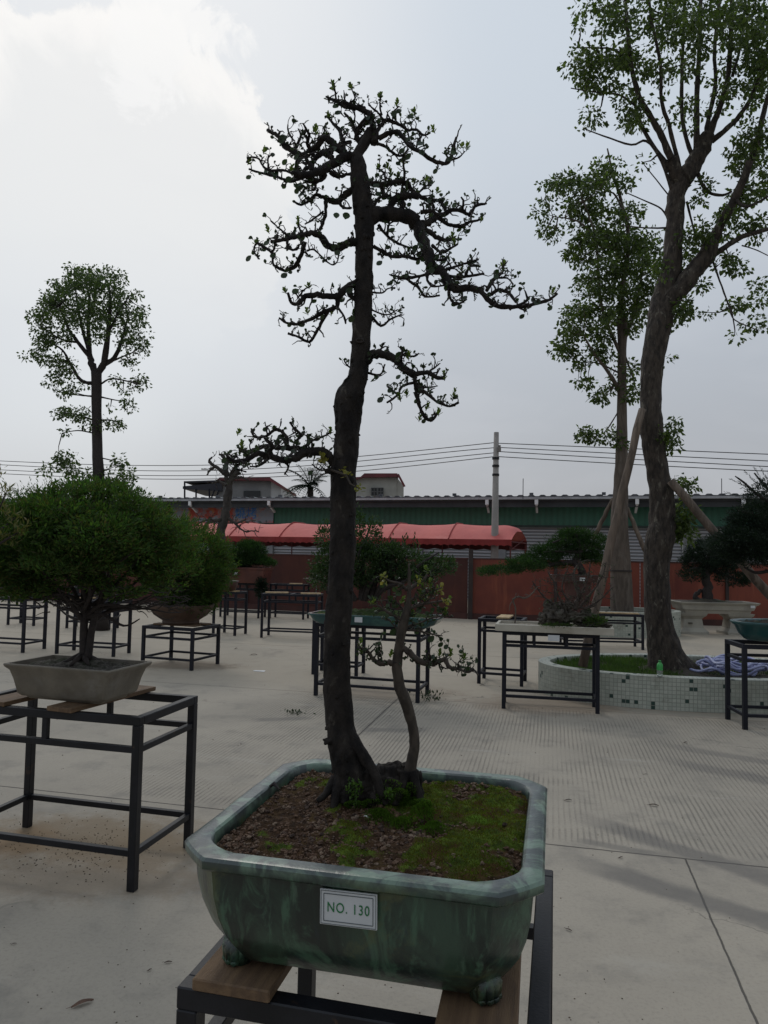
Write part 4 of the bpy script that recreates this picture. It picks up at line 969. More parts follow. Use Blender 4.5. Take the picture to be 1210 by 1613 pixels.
branch_part('branch', [(ZB, 45, 38, [(55, 390), (110, 352), (200, 345), (300, 362), (345, 400)]), (ZB, 34, 27, [(345, 400), (370, 480), (410, 560), (430, 640), (490, 672)], -.08), (ZB, 25, 17, [(490, 672), (525, 735), (560, 767), (640, 760), (700, 772)], -.05), (ZB, 17, 7, [(700, 772), (740, 822), (800, 862), (880, 866), (960, 860), (1040, 840), (1090, 826), (1130, 790)], -.03),
    (ZB, 22, 14, [(370, 400), (410, 395), (450, 362), (500, 346)], .05), (ZB, 14, 7, [(500, 346), (560, 320), (640, 347), (670, 302), (735, 285)], .02), (ZB, 7, 4, [(505, 332), (480, 285), (470, 262)]), (ZB, 8, 4, [(600, 330), (605, 275), (592, 250)]), (ZB, 12, 6, [(455, 365), (520, 402), (580, 416), (640, 390), (715, 377)]), (ZB, 17, 9, [(388, 430), (450, 472), (500, 492), (560, 482)]), (ZB, 10, 5, [(430, 520), (480, 560), (530, 540), (575, 512)]), (ZB, 9, 5, [(455, 605), (500, 600), (530, 565)]), (ZB, 9, 6, [(128, 405), (180, 470), (260, 520), (335, 540)], .05), (ZB, 12, 10, [(100, 525), (160, 560), (210, 585), (280, 582), (350, 598), (405, 560)], .04), (ZB, 7, 4, [(180, 470), (190, 400), (240, 385)]),
    (ZB, 9, 5, [(492, 662), (560, 640), (620, 622), (690, 600)]), (ZB, 12, 7, [(240, 705), (300, 702), (380, 690), (445, 660)]), (ZB, 9, 6, [(300, 720), (350, 755), (392, 808), (472, 802)]), (ZB, 7, 4, [(250, 700), (190, 685)]), (ZB, 10, 5, [(522, 760), (530, 820), (570, 852), (625, 822)]), (ZB, 6, 4, [(600, 770), (600, 832)]), (ZB, 12, 5, [(735, 775), (770, 720), (825, 670), (830, 620)]), (ZB, 7, 4, [(790, 705), (850, 705), (885, 742)]), (ZB, 9, 4, [(900, 862), (960, 830), (950, 775)]), (ZB, 11, 6, [(500, 690), (580, 700), (660, 690), (720, 680)], .04), (ZB, 10, 5, [(440, 650), (400, 700), (430, 750), (500, 745)]), (ZB, 9, 5, [(620, 690), (640, 640), (700, 640)]), (ZB, 12, 7, [(760, 800), (800, 770), (860, 790), (900, 840)])],
    dens=.0082, shoots=[(ZB, 820, 640, .018), (ZB, 1105, 800, .018), (ZB, 600, 670, .024), (ZB, 700, 385, .016), (ZB, 545, 480, .018), (ZB, 560, 520, .014)])
branch_part('branch', [(ZB, 18, 15, [(45, 150), (90, 175), (140, 180), (200, 172), (260, 162), (300, 192)], .06), (ZB, 15, 9, [(300, 192), (350, 240), (420, 280), (442, 312)]), (ZB, 9, 5, [(250, 250), (265, 195), (275, 130), (268, 60), (272, 10)]), (ZB, 7, 4, [(170, 165), (160, 115), (120, 90)]), (ZB, 22, 16, [(190, 335), (220, 262), (300, 242), (355, 250)]), (ZB, 10, 7, [(95, 320), (130, 258), (185, 240)]), (ZB, 15, 11, [(258, 345), (262, 270), (270, 205)]), (ZB, 13, 9, [(365, 335), (430, 330), (465, 355)]), (ZB, 7, 4, [(355, 225), (395, 190), (425, 185)]), (ZB, 8, 4, [(420, 280), (470, 270), (500, 300), (510, 335)]), (ZB, 14, 8, [(150, 180), (160, 240), (220, 260)]), (ZB, 8, 5, [(60, 160), (70, 220), (110, 240)])],
    dens=.0075, shoots=[(ZB, 272, 60, .026), (ZB, 396, 160, .018), (ZB, 455, 225, .014), (ZB, 185, 90, .014), (ZB, 120, 95, .01), (ZB, 335, 170, .012), (ZB, 240, 150, .016), (ZB, 200, 130, .016)], leafy=.55)
branch_part('branch', [(ZC, 20, 14, [(650, 80), (600, 100), (560, 140), (530, 152), (450, 142), (380, 148)], -.02), (ZC, 12, 6, [(380, 148), (352, 186), (315, 180), (298, 130)]), (ZC, 14, 9, [(542, 150), (545, 200), (480, 226), (420, 262)], .03), (ZC, 9, 5, [(420, 262), (340, 286), (290, 282), (255, 258)]), (ZC, 10, 6, [(502, 218), (462, 290), (440, 330), (405, 377), (350, 352), (300, 335)], .05), (ZC, 7, 4, [(548, 205), (580, 250), (588, 288)]), (ZC, 14, 10, [(600, 115), (612, 145), (645, 172)]), (ZC, 5, 3, [(355, 150), (380, 115), (410, 100)])], dens=.011, shoots=[(ZC, 405, 105, .012), (ZC, 400, 235, .014), (ZC, 290, 130, .01), (ZC, 515, 240, .014)])
branch_part('branch', [(ZC, 6, 3, [(715, 128), (770, 132), (800, 110), (838, 106)])], dens=.008); branch_part('branch', [(ZC, 8, 4, [(705, 235), (765, 297), (810, 265), (868, 240)]), (ZC, 5, 3, [(715, 215), (790, 242), (850, 215)])], dens=.007)
branch_part('branch', [(ZC, 24, 20, [(690, 485), (715, 442), (770, 440), (830, 460), (870, 502), (930, 542)], -.05), (ZC, 14, 9, [(930, 542), (1000, 530), (1040, 555), (1085, 560)], .03), (ZC, 11, 7, [(935, 540), (938, 600), (945, 652), (962, 712), (990, 760), (1020, 770), (1045, 740)], .03), (ZC, 8, 6, [(940, 600), (1000, 642), (1050, 680), (1110, 700), (1155, 680)], -.04), (ZC, 8, 5, [(930, 582), (870, 600), (850, 642), (795, 682)]), (ZC, 6, 4, [(850, 642), (812, 612), (795, 600)]), (ZC, 6, 3, [(1000, 530), (1040, 502), (1062, 485)]), (ZC, 7, 3, [(865, 480), (872, 420), (850, 400)]), (ZC, 6, 3, [(872, 445), (930, 450), (955, 435)]), (ZC, 7, 4, [(695, 532), (760, 542), (785, 490)]), (ZC, 6, 3, [(950, 605), (1010, 605), (1050, 598)])], dens=.010, leafy=.6, bigleaf=.1,
    shoots=[(ZC, 1085, 560, .02), (ZC, 1125, 655, .024), (ZC, 865, 668, .016), (ZC, 1055, 740, .016), (ZC, 990, 715, .014), (ZC, 905, 460, .02), (ZC, 895, 650, .012), (ZC, 955, 770, .012)])
branch_part('branch', [(ZC, 5, 3, [(615, 510), (592, 490), (578, 465)])], dens=.007)
branch_part('branch', [(ZC, 26, 20, [(530, 985), (500, 950), (470, 930), (400, 930), (330, 960), (280, 972)], -.05), (ZC, 17, 9, [(280, 972), (200, 950), (140, 940), (90, 972), (20, 972), (-5, 950)], -.04), (ZC, 15, 9, [(400, 925), (330, 910), (250, 910), (180, 900), (110, 930), (55, 920)], .05), (ZC, 9, 5, [(330, 885), (362, 845), (325, 805), (308, 780)]), (ZC, 10, 5, [(292, 905), (290, 852), (240, 815), (190, 850), (130, 852), (115, 812)], .03), (ZC, 8, 4, [(385, 905), (420, 872), (480, 850), (517, 830)]), (ZC, 7, 4, [(270, 972), (300, 1002), (282, 1042)]), (ZC, 8, 4, [(205, 960), (150, 1000), (108, 1002)]), (ZC, 6, 3, [(505, 1015), (460, 1020), (418, 990)]), (ZC, 12, 7, [(190, 945), (220, 900), (180, 860)]), (ZC, 7, 4, [(100, 955), (60, 985), (30, 1010), (90, 1030)])], dens=.0075, leafy=.6, bigleaf=.1,
    shoots=[(ZC, 45, 840, .014), (ZC, 510, 835, .014), (ZC, 70, 900, .016), (ZC, 60, 930, .014)])
fo = Foliage(); q = D(511, 722, 1.62)
for i in range(16): fo.yg.rleaf(q+rv(.009), (rv(1)+Vector((0, -.3, .4))).normalized(), rdir(), .012, .009)
for i in range(10): fo.yg.rleaf(D(545, 745, 1.62)+rv(.014), rdir(), rdir(), .010, .006)
fo.yg.build('yellow_leaves', M['leaf_yellow'], bt)
fo = Foliage(); W = [D(521, 740, 1.63), D(545, 748, 1.60), D(552, 762, 1.59), D(566, 770, 1.58)]; fo.tw.tube(W, [.003, .0025, .002, .001], 6)
for i in range(7): fo.lf.rleaf(W[3]+rv(.008), rdir(), rdir(), .012, .006)
for i in range(6): fo.lf.rleaf(W[1]+rv(.008), rdir(), rdir(), .010, .006)
b_ = fo.tw.build('branch', M['bark_small'], bt); fo.lf.build('leaves', M['leaf_yellow'], b_)

# ---- the small companion trunk on the same root
ZE = (560, 880, .1653); st2 = [(1245, 634, 662), (1213, 637, 656), (1195, 641, 658), (1176, 645, 661), (1158, 645, 660.5), (1139, 641, 657), (1109, 631, 650), (1083, 621, 638.5), (1053, 617, 633), (1027, 620, 635.5), (1009, 623, 637), (986, 626, 642), (965, 634, 648), (945, 640, 648), (925, 641.5, 647.5), (900, 642.5, 646.5), (884, 643.5, 645)]
k = MB(); P = []; rr = []
for i in range(len(st2)-1):
    for j in range(4):
        t = j/4; y, a, b = [st2[i][q]*(1-t)+st2[i+1][q]*t for q in range(3)]; P.append(D((a+b)/2, y, 1.66)); rr.append((b-a)/2*1.66/F)
ST = Tree(1.66)
for q in st2: ST.nodes.append(((q[1]+q[2])/2, q[0], 1.66))
k.tube(P, rr, 18, True, .0014, 80); so_ = k.build('side_trunk', M['bark_small'], bt, smooth=True)
random.seed(9)
branch_part('side_branch', [(ZE, 30, 20, [(370, 1000), (300, 990), (240, 1000), (190, 975), (150, 935)], -.02), (ZE, 17, 7, [(150, 935), (110, 875), (50, 850), (20, 810)]), (ZE, 9, 5, [(230, 990), (215, 930), (250, 860), (245, 810)])], dens=.009, parent=bt, tree=ST, m='bark_small', leafy=.7, bigleaf=.2, shoots=[(ZE, 30, 830, .02), (ZE, 330, 930, .014), (ZE, 60, 900, .015)])
branch_part('side_branch', [(ZE, 32, 28, [(430, 850), (500, 880), (570, 950), (650, 990), (760, 1000)], -.03), (ZE, 26, 18, [(760, 1000), (850, 960), (880, 1020), (920, 1045)], -.02), (ZE, 17, 8, [(920, 1045), (980, 1050), (1060, 1080), (1130, 1060), (1170, 1110)]), (ZE, 9, 5, [(980, 1045), (980, 990), (1020, 945)]), (ZE, 14, 8, [(700, 1000), (715, 940), (700, 900)]), (ZE, 10, 5, [(850, 960), (880, 920), (920, 905)])], dens=.008, parent=bt, tree=ST, m='bark_small', leafy=.7, bigleaf=.2, shoots=[(ZE, 900, 925, .016), (ZE, 800, 930, .014), (ZE, 1030, 960, .014)])
branch_part('side_branch', [(ZE, 22, 9, [(500, 300), (590, 240), (660, 190), (700, 120)], .03), (ZE, 14, 7, [(490, 300), (420, 240), (330, 215), (260, 180)], -.02), (ZE, 16, 8, [(480, 620), (400, 560), (310, 510), (200, 440), (130, 450)], -.03), (ZE, 16, 8, [(510, 480), (620, 440), (720, 420), (860, 400)], .02), (ZE, 12, 7, [(510, 400), (610, 360), (730, 310), (825, 275)], -.03), (ZE, 14, 7, [(470, 650), (600, 620), (740, 560), (920, 550)], .03), (ZE, 12, 6, [(470, 680), (600, 690), (720, 720), (830, 735)], -.02), (ZE, 10, 6, [(490, 520), (400, 430), (330, 400), (200, 400)], .03), (ZE, 10, 5, [(640, 440), (740, 340), (720, 220)]), (ZE, 10, 5, [(490, 560), (560, 540), (600, 500)]), (ZE, 12, 6, [(440, 720), (370, 640), (300, 560)])],
    dens=.0095, parent=bt, tree=ST, m='bark_small', leafy=.75, bigleaf=.2, shoots=[(ZE, 700, 130, .02), (ZE, 640, 220, .018), (ZE, 720, 260, .018), (ZE, 640, 360, .018), (ZE, 870, 430, .02), (ZE, 430, 420, .016), (ZE, 850, 540, .02), (ZE, 550, 550, .016), (ZE, 150, 440, .014), (ZE, 760, 330, .02), (ZE, 660, 400, .02), (ZE, 700, 300, .02), (ZE, 650, 300, .016)])
k = MB()
for x, y in ((262, 180), (815, 275), (868, 400), (280, 200), (600, 215)):
    for i in range(7): k.rleaf(D(ZE[0]+x*ZE[2], ZE[1]+y*ZE[2], 1.64)+rv(.008), rdir(), rdir(), .012, .008)
k.build('yellow_leaves', M['leaf_yellow'], bt)
# low sprout and moss on the root
k = MB()
for x, y, n_, s_ in ((558, 1240, 60, .020), (615, 1252, 26, .013), (560, 1262, 40, .016)):
    for i in range(n_): k.rleaf(D(x, y, 1.60)+rv(s_), (rv(1)+Vector((0, -.4, .8))).normalized(), rdir(), .008, .005)
k.build('base_sprout', M['leaf_fresh'], bt)
k = MB()
for x, y, rx, ry, Y_, n_ in ((606, 1258, 14, 14, 1.615, 900), (590, 1266, 16, 10, 1.61, 800), (650, 1252, 12, 22, 1.635, 1100), (628, 1256, 16, 16, 1.625, 900), (560, 1268, 16, 8, 1.605, 500), (664, 1268, 14, 12, 1.62, 800), (615, 1236, 16, 10, 1.63, 250), (558, 1245, 12, 14, 1.615, 300)):
    for i in range(n_):
        d = rdir(); k.leaf(D(x+rx*d.x, y+ry*d.z, Y_+.012*d.y), (d+Vector((0, -.3, .4))+rv(.5)).normalized(), rdir(), .0055, .0018)
for x, y, r, n_ in ((598, 1278, .028, 1500), (650, 1262, .03, 1200), (665, 1275, .03, 1000), (632, 1284, .026, 900), (680, 1290, .03, 900)):
    for i in range(n_):
        q = G(x, y, 1.055)+Vector((random.gauss(0, r*.45), random.gauss(0, r*.4), 0)); lq = to_pot(q); 
        if abs(lq.x) > IX-.01 or abs(lq.y) > IY-.01: continue
        dd = math.hypot(q.x-G(x, y, 1.055).x, q.y-G(x, y, 1.055).y); z = pot_c.z+soilz(lq.x, lq.y)+.012*math.exp(-(dd/r/.6)**2); k.leaf(Vector((q.x, q.y, z)), (Vector((0, 0, 1))+rv(.8)).normalized(), rdir(), .006, .002)
tag(k.build('root_moss', leafmat('green_moss', [(.05, .10, .012), (.09, .17, .02), (.035, .06, .01)], .3, .8, spec=.1), bt), kind='stuff')

# =================================================================== OTHER POTS AND BONSAI
random.seed(50)
def simple_pot(name, label, c, rz, secs, m, soilm, soil_z, soil_h, parent=None, rnd=False, tagp=None, group=None):
    t = thing(name, c, label, 'pot', group, rz)
    k = MB()
    if rnd:
        rg = [[Vector((hx*math.cos(2*math.pi*i/48), hy*math.sin(2*math.pi*i/48), z)) for i in range(48)] for z, hx, hy, ch, rd in secs]
    else: rg = pot_rings(secs)
    k.loft(rg); k.build('body', m, t, local=True, smooth=True, sharp=0 if rnd else 30)
    k = MB(); hx, hy = secs[-1][1]*.99, secs[-1][2]*.99; n = 26
    for i in range(n+1):
        for j in range(n+1):
            x = -1+2*i/n; y = -1+2*j/n
            if rnd:
                r_ = max(abs(x), abs(y)); l_ = math.hypot(x, y) or 1; x, y = x*r_/l_, y*r_/l_
            d_ = x*x+y*y
            k.v.append(Vector((x*hx, y*hy, soil_z+soil_h*math.exp(-d_*2.2)+.006*noise.noise(Vector((x*9, y*9, c[0])))*(1+10*hx))))
    k.f = [(i*(n+1)+j, (i+1)*(n+1)+j, (i+1)*(n+1)+j+1, i*(n+1)+j+1) for i in range(n) for j in range(n)]
    k.build('soil', soilm, t, local=True, smooth=True)
    if tagp:
        k = MB(); k.box(tagp[0], (tagp[1], .004, tagp[2])); k.build('label_plate', platem, t, local=True)
    return t
darksoil = mat('dark_soil', (.035, .03, .022), (.06, .05, .038), 25, .95, .01, 60, third=(.03, .045, .015), tscale=5)
greysoil = mat('grey_grit_soil', (.06, .055, .047), (.11, .10, .088), 60, .95, .008, 90, third=(.022, .028, .012), tscale=7, tlo=.45, thi=.6)
mosssoil = mat('mossy_soil', (.05, .085, .02), (.03, .045, .015), 10, .95, .015, 50, third=(.08, .12, .025), tscale=4)
def sprayvol(mb, c, r, n, L, W, per=4, sq=(1, 1, 1), shell=.55, up=.25, lumps=2.4, amp=.35, keep=None, seed=0.0):
    """many small leaf sprays through a lumpy crown"""
    c = Vector(c); i = 0
    while i < n:
        d = rdir(); rr = (random.random()**(1/3)) if random.random() > shell else random.uniform(.72, 1.0)
        lim = 1+amp*noise.noise(d*lumps+Vector((seed, 0, 0)))+amp*.5*noise.noise(d*lumps*2.7+Vector((0, seed, 0)))
        q = Vector((d.x*r*sq[0], d.y*r*sq[1], d.z*r*sq[2]))*rr*lim
        if noise.noise((c+q)*(3.2/r)*.8+Vector((seed, 3, 1))) < -.30+.1*rr: 
            if random.random() < .85: continue
        p = c+q
        if keep and not keep(p): continue
        i += 1; o = (q.normalized()+Vector((0, 0, up))+rv(.5)).normalized()
        for _ in range(per):
            dd = (o+rv(.75)).normalized(); mb.leaf(p+rv(L*.8), dd, rdir(), L*random.uniform(.6, 1.2), W*random.uniform(.7, 1.2))
def limbs(mb, base, tips, r0, r1, n=6, wob=.12, bs=30):
    for tip in tips:
        tip = Vector(tip); d = tip-base; L = d.length; a = rv(L*wob); b = rv(L*wob)
        P = catmull([base, base+d*.35+a+Vector((0, 0, L*.03)), base+d*.7+b, tip], 5); k = len(P); mb.tube(P, [r0+(r1-r0)*i/(k-1) for i in range(k)], n, True, .0)
# ---- grey rectangular pot on the left stand with the bushy bonsai
A14 = -14
p_fr = G(172, 1058, 1.00); p_fl = G(3, 1045, 1.00); p_br = G(247, 1041, 1.00)
wv_ = (p_fr-p_fl).length; dv_ = (p_br-p_fr).length*.95; ua = math.atan2((p_fr-p_fl).y, (p_fr-p_fl).x)
uu = Vector((math.cos(ua), math.sin(ua), 0)); vv_ = Vector((-math.sin(ua), math.cos(ua), 0)); dproj = min(dv_, .42)
gc = p_fr-uu*wv_/2+vv_*dproj/2; gc.z = .823
hx, hy = wv_/2, dproj/2; gh = 1.0-.823
gclay = mat('grey_clay', (.195, .172, .135), (.14, .122, .096), 7, .7, .002, 50, third=(.20, .185, .16), tscale=4)
gp = simple_pot('bonsai_pot', 'grey flared rectangular clay pot on the left stand', gc, ua, [(0, hx-.10, hy-.075, .01, .5), (.012, hx-.09, hy-.065, .012, .5), (.016, hx-.075, hy-.05, .012, .5), (.03, hx-.055, hy-.04, .015, .5), (.10, hx-.038, hy-.028, .015, .5), (.145, hx-.022, hy-.016, .015, .4), (.162, hx-.004, hy-.004, .01, .3), (.172, hx, hy, .01, .3), (gh, hx-.002, hy-.002, .01, .3), (gh, hx-.018, hy-.018, .01, .3), (.15, hx-.024, hy-.024, .01, .3)], gclay, greysoil, .150, .045)
fl = thing('bonsai_tree', gc+Vector((0, 0, .18)), 'wide bushy fine leaved bonsai in the grey rectangular pot on the left stand', 'bonsai tree')
Yb = gc.y; tbase = D(130, 1042, Yb)
k = MB(); k.tube(catmull([D(133, 1046, Yb), D(132, 1000, Yb), D(133, 960, Yb), D(134, 900, Yb), D(140, 850, Yb)], 4), [.030, .025, .023, .022, .021, .020, .020, .019, .019, .018, .018, .017, .016, .015, .014, .012, .010], 12, True, .003, 40); k.tube(catmull([D(138, 1040, Yb-.01), D(146, 985, Yb), D(158, 950, Yb), D(175, 900, Yb), D(190, 860, Yb)], 4), [.022, .020, .019, .018, .017, .017, .016, .016, .018, .017, .016, .015, .014, .012, .01, .008, .006], 10, True, .002, 40)
for a in range(7): q = D(130, 1040, Yb); e = Vector((math.cos(a*.9), math.sin(a*.9), 0)); k.tube([q+Vector((0, 0, .03)), q+e*.05+Vector((0, 0, .008)), q+e*.10+Vector((0, 0, -.012))], [.018, .014, .006], 8)
k.build('trunk', M['dark_twig'], fl, smooth=True)
k = MB()
for x, y, dy in ((100, 830, -.3), (150, 820, -.32), (60, 870, -.3), (210, 870, -.3), (180, 840, -.34), (120, 870, -.36), (10, 905, 0), (20, 930, -.2), (60, 940, .2), (90, 935, -.15), (200, 940, .15), (230, 955, -.1), (250, 930, .2), (275, 945, -.05), (265, 965, .1), (220, 975, -.1), (50, 900, .3), (240, 880, .2), (60, 850, -.2), (120, 800, .1), (180, 810, -.2), (240, 850, 0), (90, 955, .25), (190, 968, .3)):
    limbs(k, D(random.uniform(128, 150), random.uniform(950, 985), Yb), [D(x, y, Yb+dy)], .012, .003)
for i in range(110):
    x = random.uniform(60, 285); y = 925+random.uniform(0, 40); q = D(x, y, Yb+random.uniform(-.25, .25)); limbs(k, q, [q+Vector((math.copysign(random.uniform(.04, .13), x-140), random.uniform(-.06, .06), random.uniform(-.03, .05)))], .0035, .0012, 4, .2)
k.build('branches', M['dark_twig'], fl)
k = MB(); cc = D(128, 862, Yb)
S = Yb/F
sprayvol(k, cc, 1.0, 900, .030, .0100, 5, (165*S, .45, 74*S), .2, .3, 2.8, .32, None, 3.0)
for i in range(120):
    a = random.uniform(0, 2*math.pi); b = math.asin(random.uniform(-.62, 1.0)); q_ = random.uniform(.72, 1.0) if i > 30 else random.uniform(.3, .7)
    e = Vector((math.cos(a)*math.cos(b), math.sin(a)*math.cos(b), math.sin(b)))*q_; e.z *= (1 if e.z > 0 else .8)
    pr = random.uniform(.08, .17); sprayvol(k, cc+Vector((e.x*166*S, e.y*.50, e.z*70*S)), 1.0, int(82*(pr/.12)**2), .029, .0095, 5, (pr, pr*.85, pr*random.uniform(.28, .45)), .5, .6, 2.4, .4, None, i*1.7)
for i in range(26):
    x = random.uniform(-30, 265); pr = random.uniform(.07, .13); sprayvol(k, D(x, random.uniform(905, 948)-abs(x-130)*.12, Yb+random.uniform(-.3, .3)), 1.0, 80, .029, .0095, 5, (pr, pr, pr*.3), .5, .3, 2.4, .4, None, i*1.3)
for x, y in ((70, 782), (95, 774), (120, 768), (135, 772), (150, 766), (175, 770), (105, 784), (140, 786), (175, 786), (85, 792), (200, 790), (60, 796), (190, 776), (215, 784), (250, 812), (280, 838), (40, 800), (160, 772), (20, 808)):
    sprayvol(k, D(x, y, Yb+random.uniform(-.2, .2)), 1.0, 55, .029, .0095, 5, (.07, .07, .04), .5, .8, 2.4, .4, None, x)
for i in range(700):      # sprigs breaking the outline
    a = random.uniform(-.1, math.pi+.1); e = Vector((math.cos(a), 0, math.sin(a))); q = cc+Vector((e.x*176*S, random.uniform(-.3, .3), e.z*88*S))*random.uniform(.82, 1.0); d = (e+Vector((0, 0, .5))+rv(.5)).normalized(); L = random.uniform(.03, .10)
    for j in range(8): k.leaf(q+d*L*j/8, (d*.8+rv(.8)).normalized(), rdir(), .018, .005)
k.build('crown', M['leaf_bush'], fl)
# ---- round brown bowl and its bush on the low stand
bc = on('T2', -.02, 0, .02); bowlm = mat('brown_bowl_clay', (.05, .028, .018), (.075, .042, .028), 6, .6, .002, 30)
simple_pot('bonsai_pot', 'round dark brown bowl on the low stand left of centre', bc, 0, [(0, .24, .24, 0, 0), (.03, .25, .25, 0, 0), (.04, .24, .24, 0, 0), (.12, .36, .36, 0, 0), (.22, .43, .43, 0, 0), (.25, .445, .445, 0, 0), (.265, .44, .44, 0, 0), (.262, .41, .41, 0, 0), (.23, .40, .40, 0, 0)], bowlm, darksoil, .235, .06, rnd=True)
fl = thing('bonsai_tree', bc+Vector((0, 0, .27)), 'dense rounded green bonsai in the round brown bowl, overlapping the bushy tree on the left', 'bonsai tree'); Yc = bc.y; S2 = Yc/F
k = MB(); limbs(k, bc+Vector((0, 0, .24)), [D(300, 900, Yc), D(270, 880, Yc), D(320, 880, Yc+.2), D(295, 850, Yc)], .045, .012, 8); k.build('trunk', M['dark_twig'], fl)
k = MB(); sprayvol(k, D(292, 892, Yc), 1.0, 5200, .060, .017, 5, (68*S2, .55, 62*S2), .5, .3, 2.2, .28, None, 12.0)
sprayvol(k, D(300, 945, Yc), 1.0, 1500, .05, .014, 4, (45*S2, .4, 24*S2), .5, .0, 2.2, .28, None, 13.0)
for i in range(160):
    a = random.uniform(-.6, 2.0); e = Vector((math.cos(a), 0, math.sin(a))); q = D(292, 892, Yc)+Vector((e.x*70*S2, random.uniform(-.3, .3), e.z*66*S2))*random.uniform(.85, 1.0); d = (e+Vector((0, 0, .4))+rv(.5)).normalized()
    for j in range(8): k.leaf(q+d*.12*j/8, (d*.8+rv(.8)).normalized(), rdir(), .05, .012)
k.build('crown', M['leaf_bush'], fl)
# ---- long teal pot with the multi-trunk shrub
def D2(x, y, t): return D(x, y, t)
A_t, A_c, A_u, A_v = stands['A']; t_fl = D(482, 966, 7.98); t_fr = D(690, 977, 7.62); tw = (t_fr-t_fl).length; ta = math.atan2((t_fr-t_fl).y, (t_fr-t_fl).x)
tu = Vector((math.cos(ta), math.sin(ta), 0)); tv = Vector((-math.sin(ta), math.cos(ta), 0)); tcn = (t_fl+t_fr)/2+tv*.26; tcn.z = .805
teal = mat('teal_glaze', (.02, .085, .085), (.012, .055, .062), 4, .3, .001, 20, coat=.3, third=(.04, .12, .10), tscale=3)
hx, hy = tw/2, .26
ttop = t_fl.z-.805
simple_pot('bonsai_pot', 'long teal glazed tray pot on the stand behind the bonsai trunk', tcn, ta, [(0, hx-.12, hy-.06, .03, .5), (.012, hx-.10, hy-.05, .04, .5), (.03, hx-.055, hy-.035, .05, .5), (ttop*.6, hx-.03, hy-.02, .06, .5), (ttop*.82, hx-.015, hy-.01, .06, .5), (ttop*.86, hx, hy, .06, .4), (ttop, hx, hy, .06, .4), (ttop, hx-.03, hy-.03, .06, .4), (ttop-.02, hx-.035, hy-.035, .06, .4)], teal, mosssoil, ttop-.022, .075, tagp=((-.13, -hy-.004, ttop-.045), .085, .055))
fl = thing('bonsai_tree', tcn+Vector((0, 0, ttop)), 'broad dark green multi-trunk shrub bonsai in the long teal pot', 'bonsai tree'); Yt = tcn.y; S3 = Yt/F
k = MB()
for x, y, tx, ty in ((560, 945, 540, 890), (568, 945, 570, 860), (575, 945, 600, 880), (583, 945, 620, 900), (590, 945, 650, 905), (555, 945, 520, 900), (600, 930, 690, 900)): limbs(k, D(x, y, Yt), [D(tx, ty, Yt+random.uniform(-.2, .2)), D(tx+random.uniform(-20, 20), ty-30, Yt+random.uniform(-.2, .2))], .03, .008, 8)
k.build('trunks', M['dark_twig'], fl)
k = MB()
for x, y, rx, ry, n_ in ((575, 888, 60, 26, 900), (640, 890, 48, 22, 650), (530, 888, 36, 34, 560), (600, 866, 38, 14, 330), (578, 842, 20, 18, 170), (690, 890, 26, 13, 230), (508, 910, 24, 18, 220), (562, 822, 10, 14, 60), (510, 850, 12, 16, 90), (630, 870, 34, 10, 180), (655, 905, 36, 12, 260), (560, 912, 40, 12, 260)):
    sprayvol(k, D(x, y, Yt), 1.0, n_, .045, .017, 4, (rx*S3, .28, ry*S3), .3, .3, 2.2, .35, None, x*.1)
for x, y in ((568, 808), (586, 818), (598, 824), (640, 848), (655, 852), (505, 828), (515, 824), (620, 852), (708, 882), (560, 800)):
    for i in range(26): q = D(x, y, Yt)+rv(.05)+Vector((0, 0, random.uniform(-.12, .02))); k.leaf(q, (Vector((0, 0, 1))+rv(.8)).normalized(), rdir(), .05, .018)
k.build('crown', M['leaf_bush2'], fl)
# ---- marble tray with rockery
R_t, R_c, R_u, R_v = stands['R2']; m_fl = D(780, 981, 7.62); m_fr = D(968, 990, 7.34); mw = (m_fr-m_fl).length; ma = math.atan2((m_fr-m_fl).y, (m_fr-m_fl).x); mu2 = Vector((math.cos(ma), math.sin(ma), 0)); mv2 = Vector((-math.sin(ma), math.cos(ma), 0)); mcn = (m_fl+m_fr)/2+mv2*.22; mcn.z = .801; hx, hy = mw/2, .22
marble = mat('white_marble', (.46, .43, .36), (.36, .33, .27), 3, .5, .001, 30, third=(.25, .22, .17), tscale=2.2)
tr_ = simple_pot('marble_tray', 'shallow white marble tray carrying a rockery on the stand with rounded corners', mcn, ma, [(0, hx-.02, hy-.02, .01, .3), (.004, hx, hy, .01, .3), (.070, hx, hy, .01, .3), (.074, hx-.004, hy-.004, .01, .3), (.074, hx-.03, hy-.03, .01, .3), (.045, hx-.034, hy-.034, .01, .3)], marble, mat('tray_sand', (.33, .30, .25), (.25, .22, .18), 20, .9), .04, .0)
tr_['category'] = 'tray'
k = MB(); q = D(872, 1005, 7.46); k.box(q+Vector((0, -.01, 0)), (.115, .004, .06), R(-10.5)); tag(k.build('label_plate', platem), 'small pale number plate hanging on the stand of the marble tray', 'plate')
rk = thing('rockery', D(890, 975, 7.62), 'dark craggy rock landscape planted with bare twigs on the white marble tray', 'rockery')
rockm = mat('dark_rock', (.045, .038, .030), (.085, .075, .06), 9, .9, .02, 35, third=(.03, .04, .018), tscale=5)
random.seed(61); k = MB()
for x, y, r, sq in ((872, 968, .095, (1, .9, 1.1)), (858, 975, .06, (1, .8, 1)), (890, 965, .09, (.8, .9, 1.1)), (905, 972, .07, (1.2, .9, .7)), (925, 970, .065, (1.3, .9, .8)), (945, 977, .05, (1.2, .8, .8)), (865, 955, .055, (1, .8, 1.1)), (895, 953, .05, (1, .8, .9)), (880, 985, .06, (2, .9, .5)), (930, 984, .06, (2.2, .9, .5)), (955, 985, .04, (1.3, .9, .6))): k.blob(D(x, y, 7.60+random.uniform(-.05, .05)), r, sq, .38, 2.4, 3, x)
k.build('rock', rockm, rk)
k = MB(); tips = []
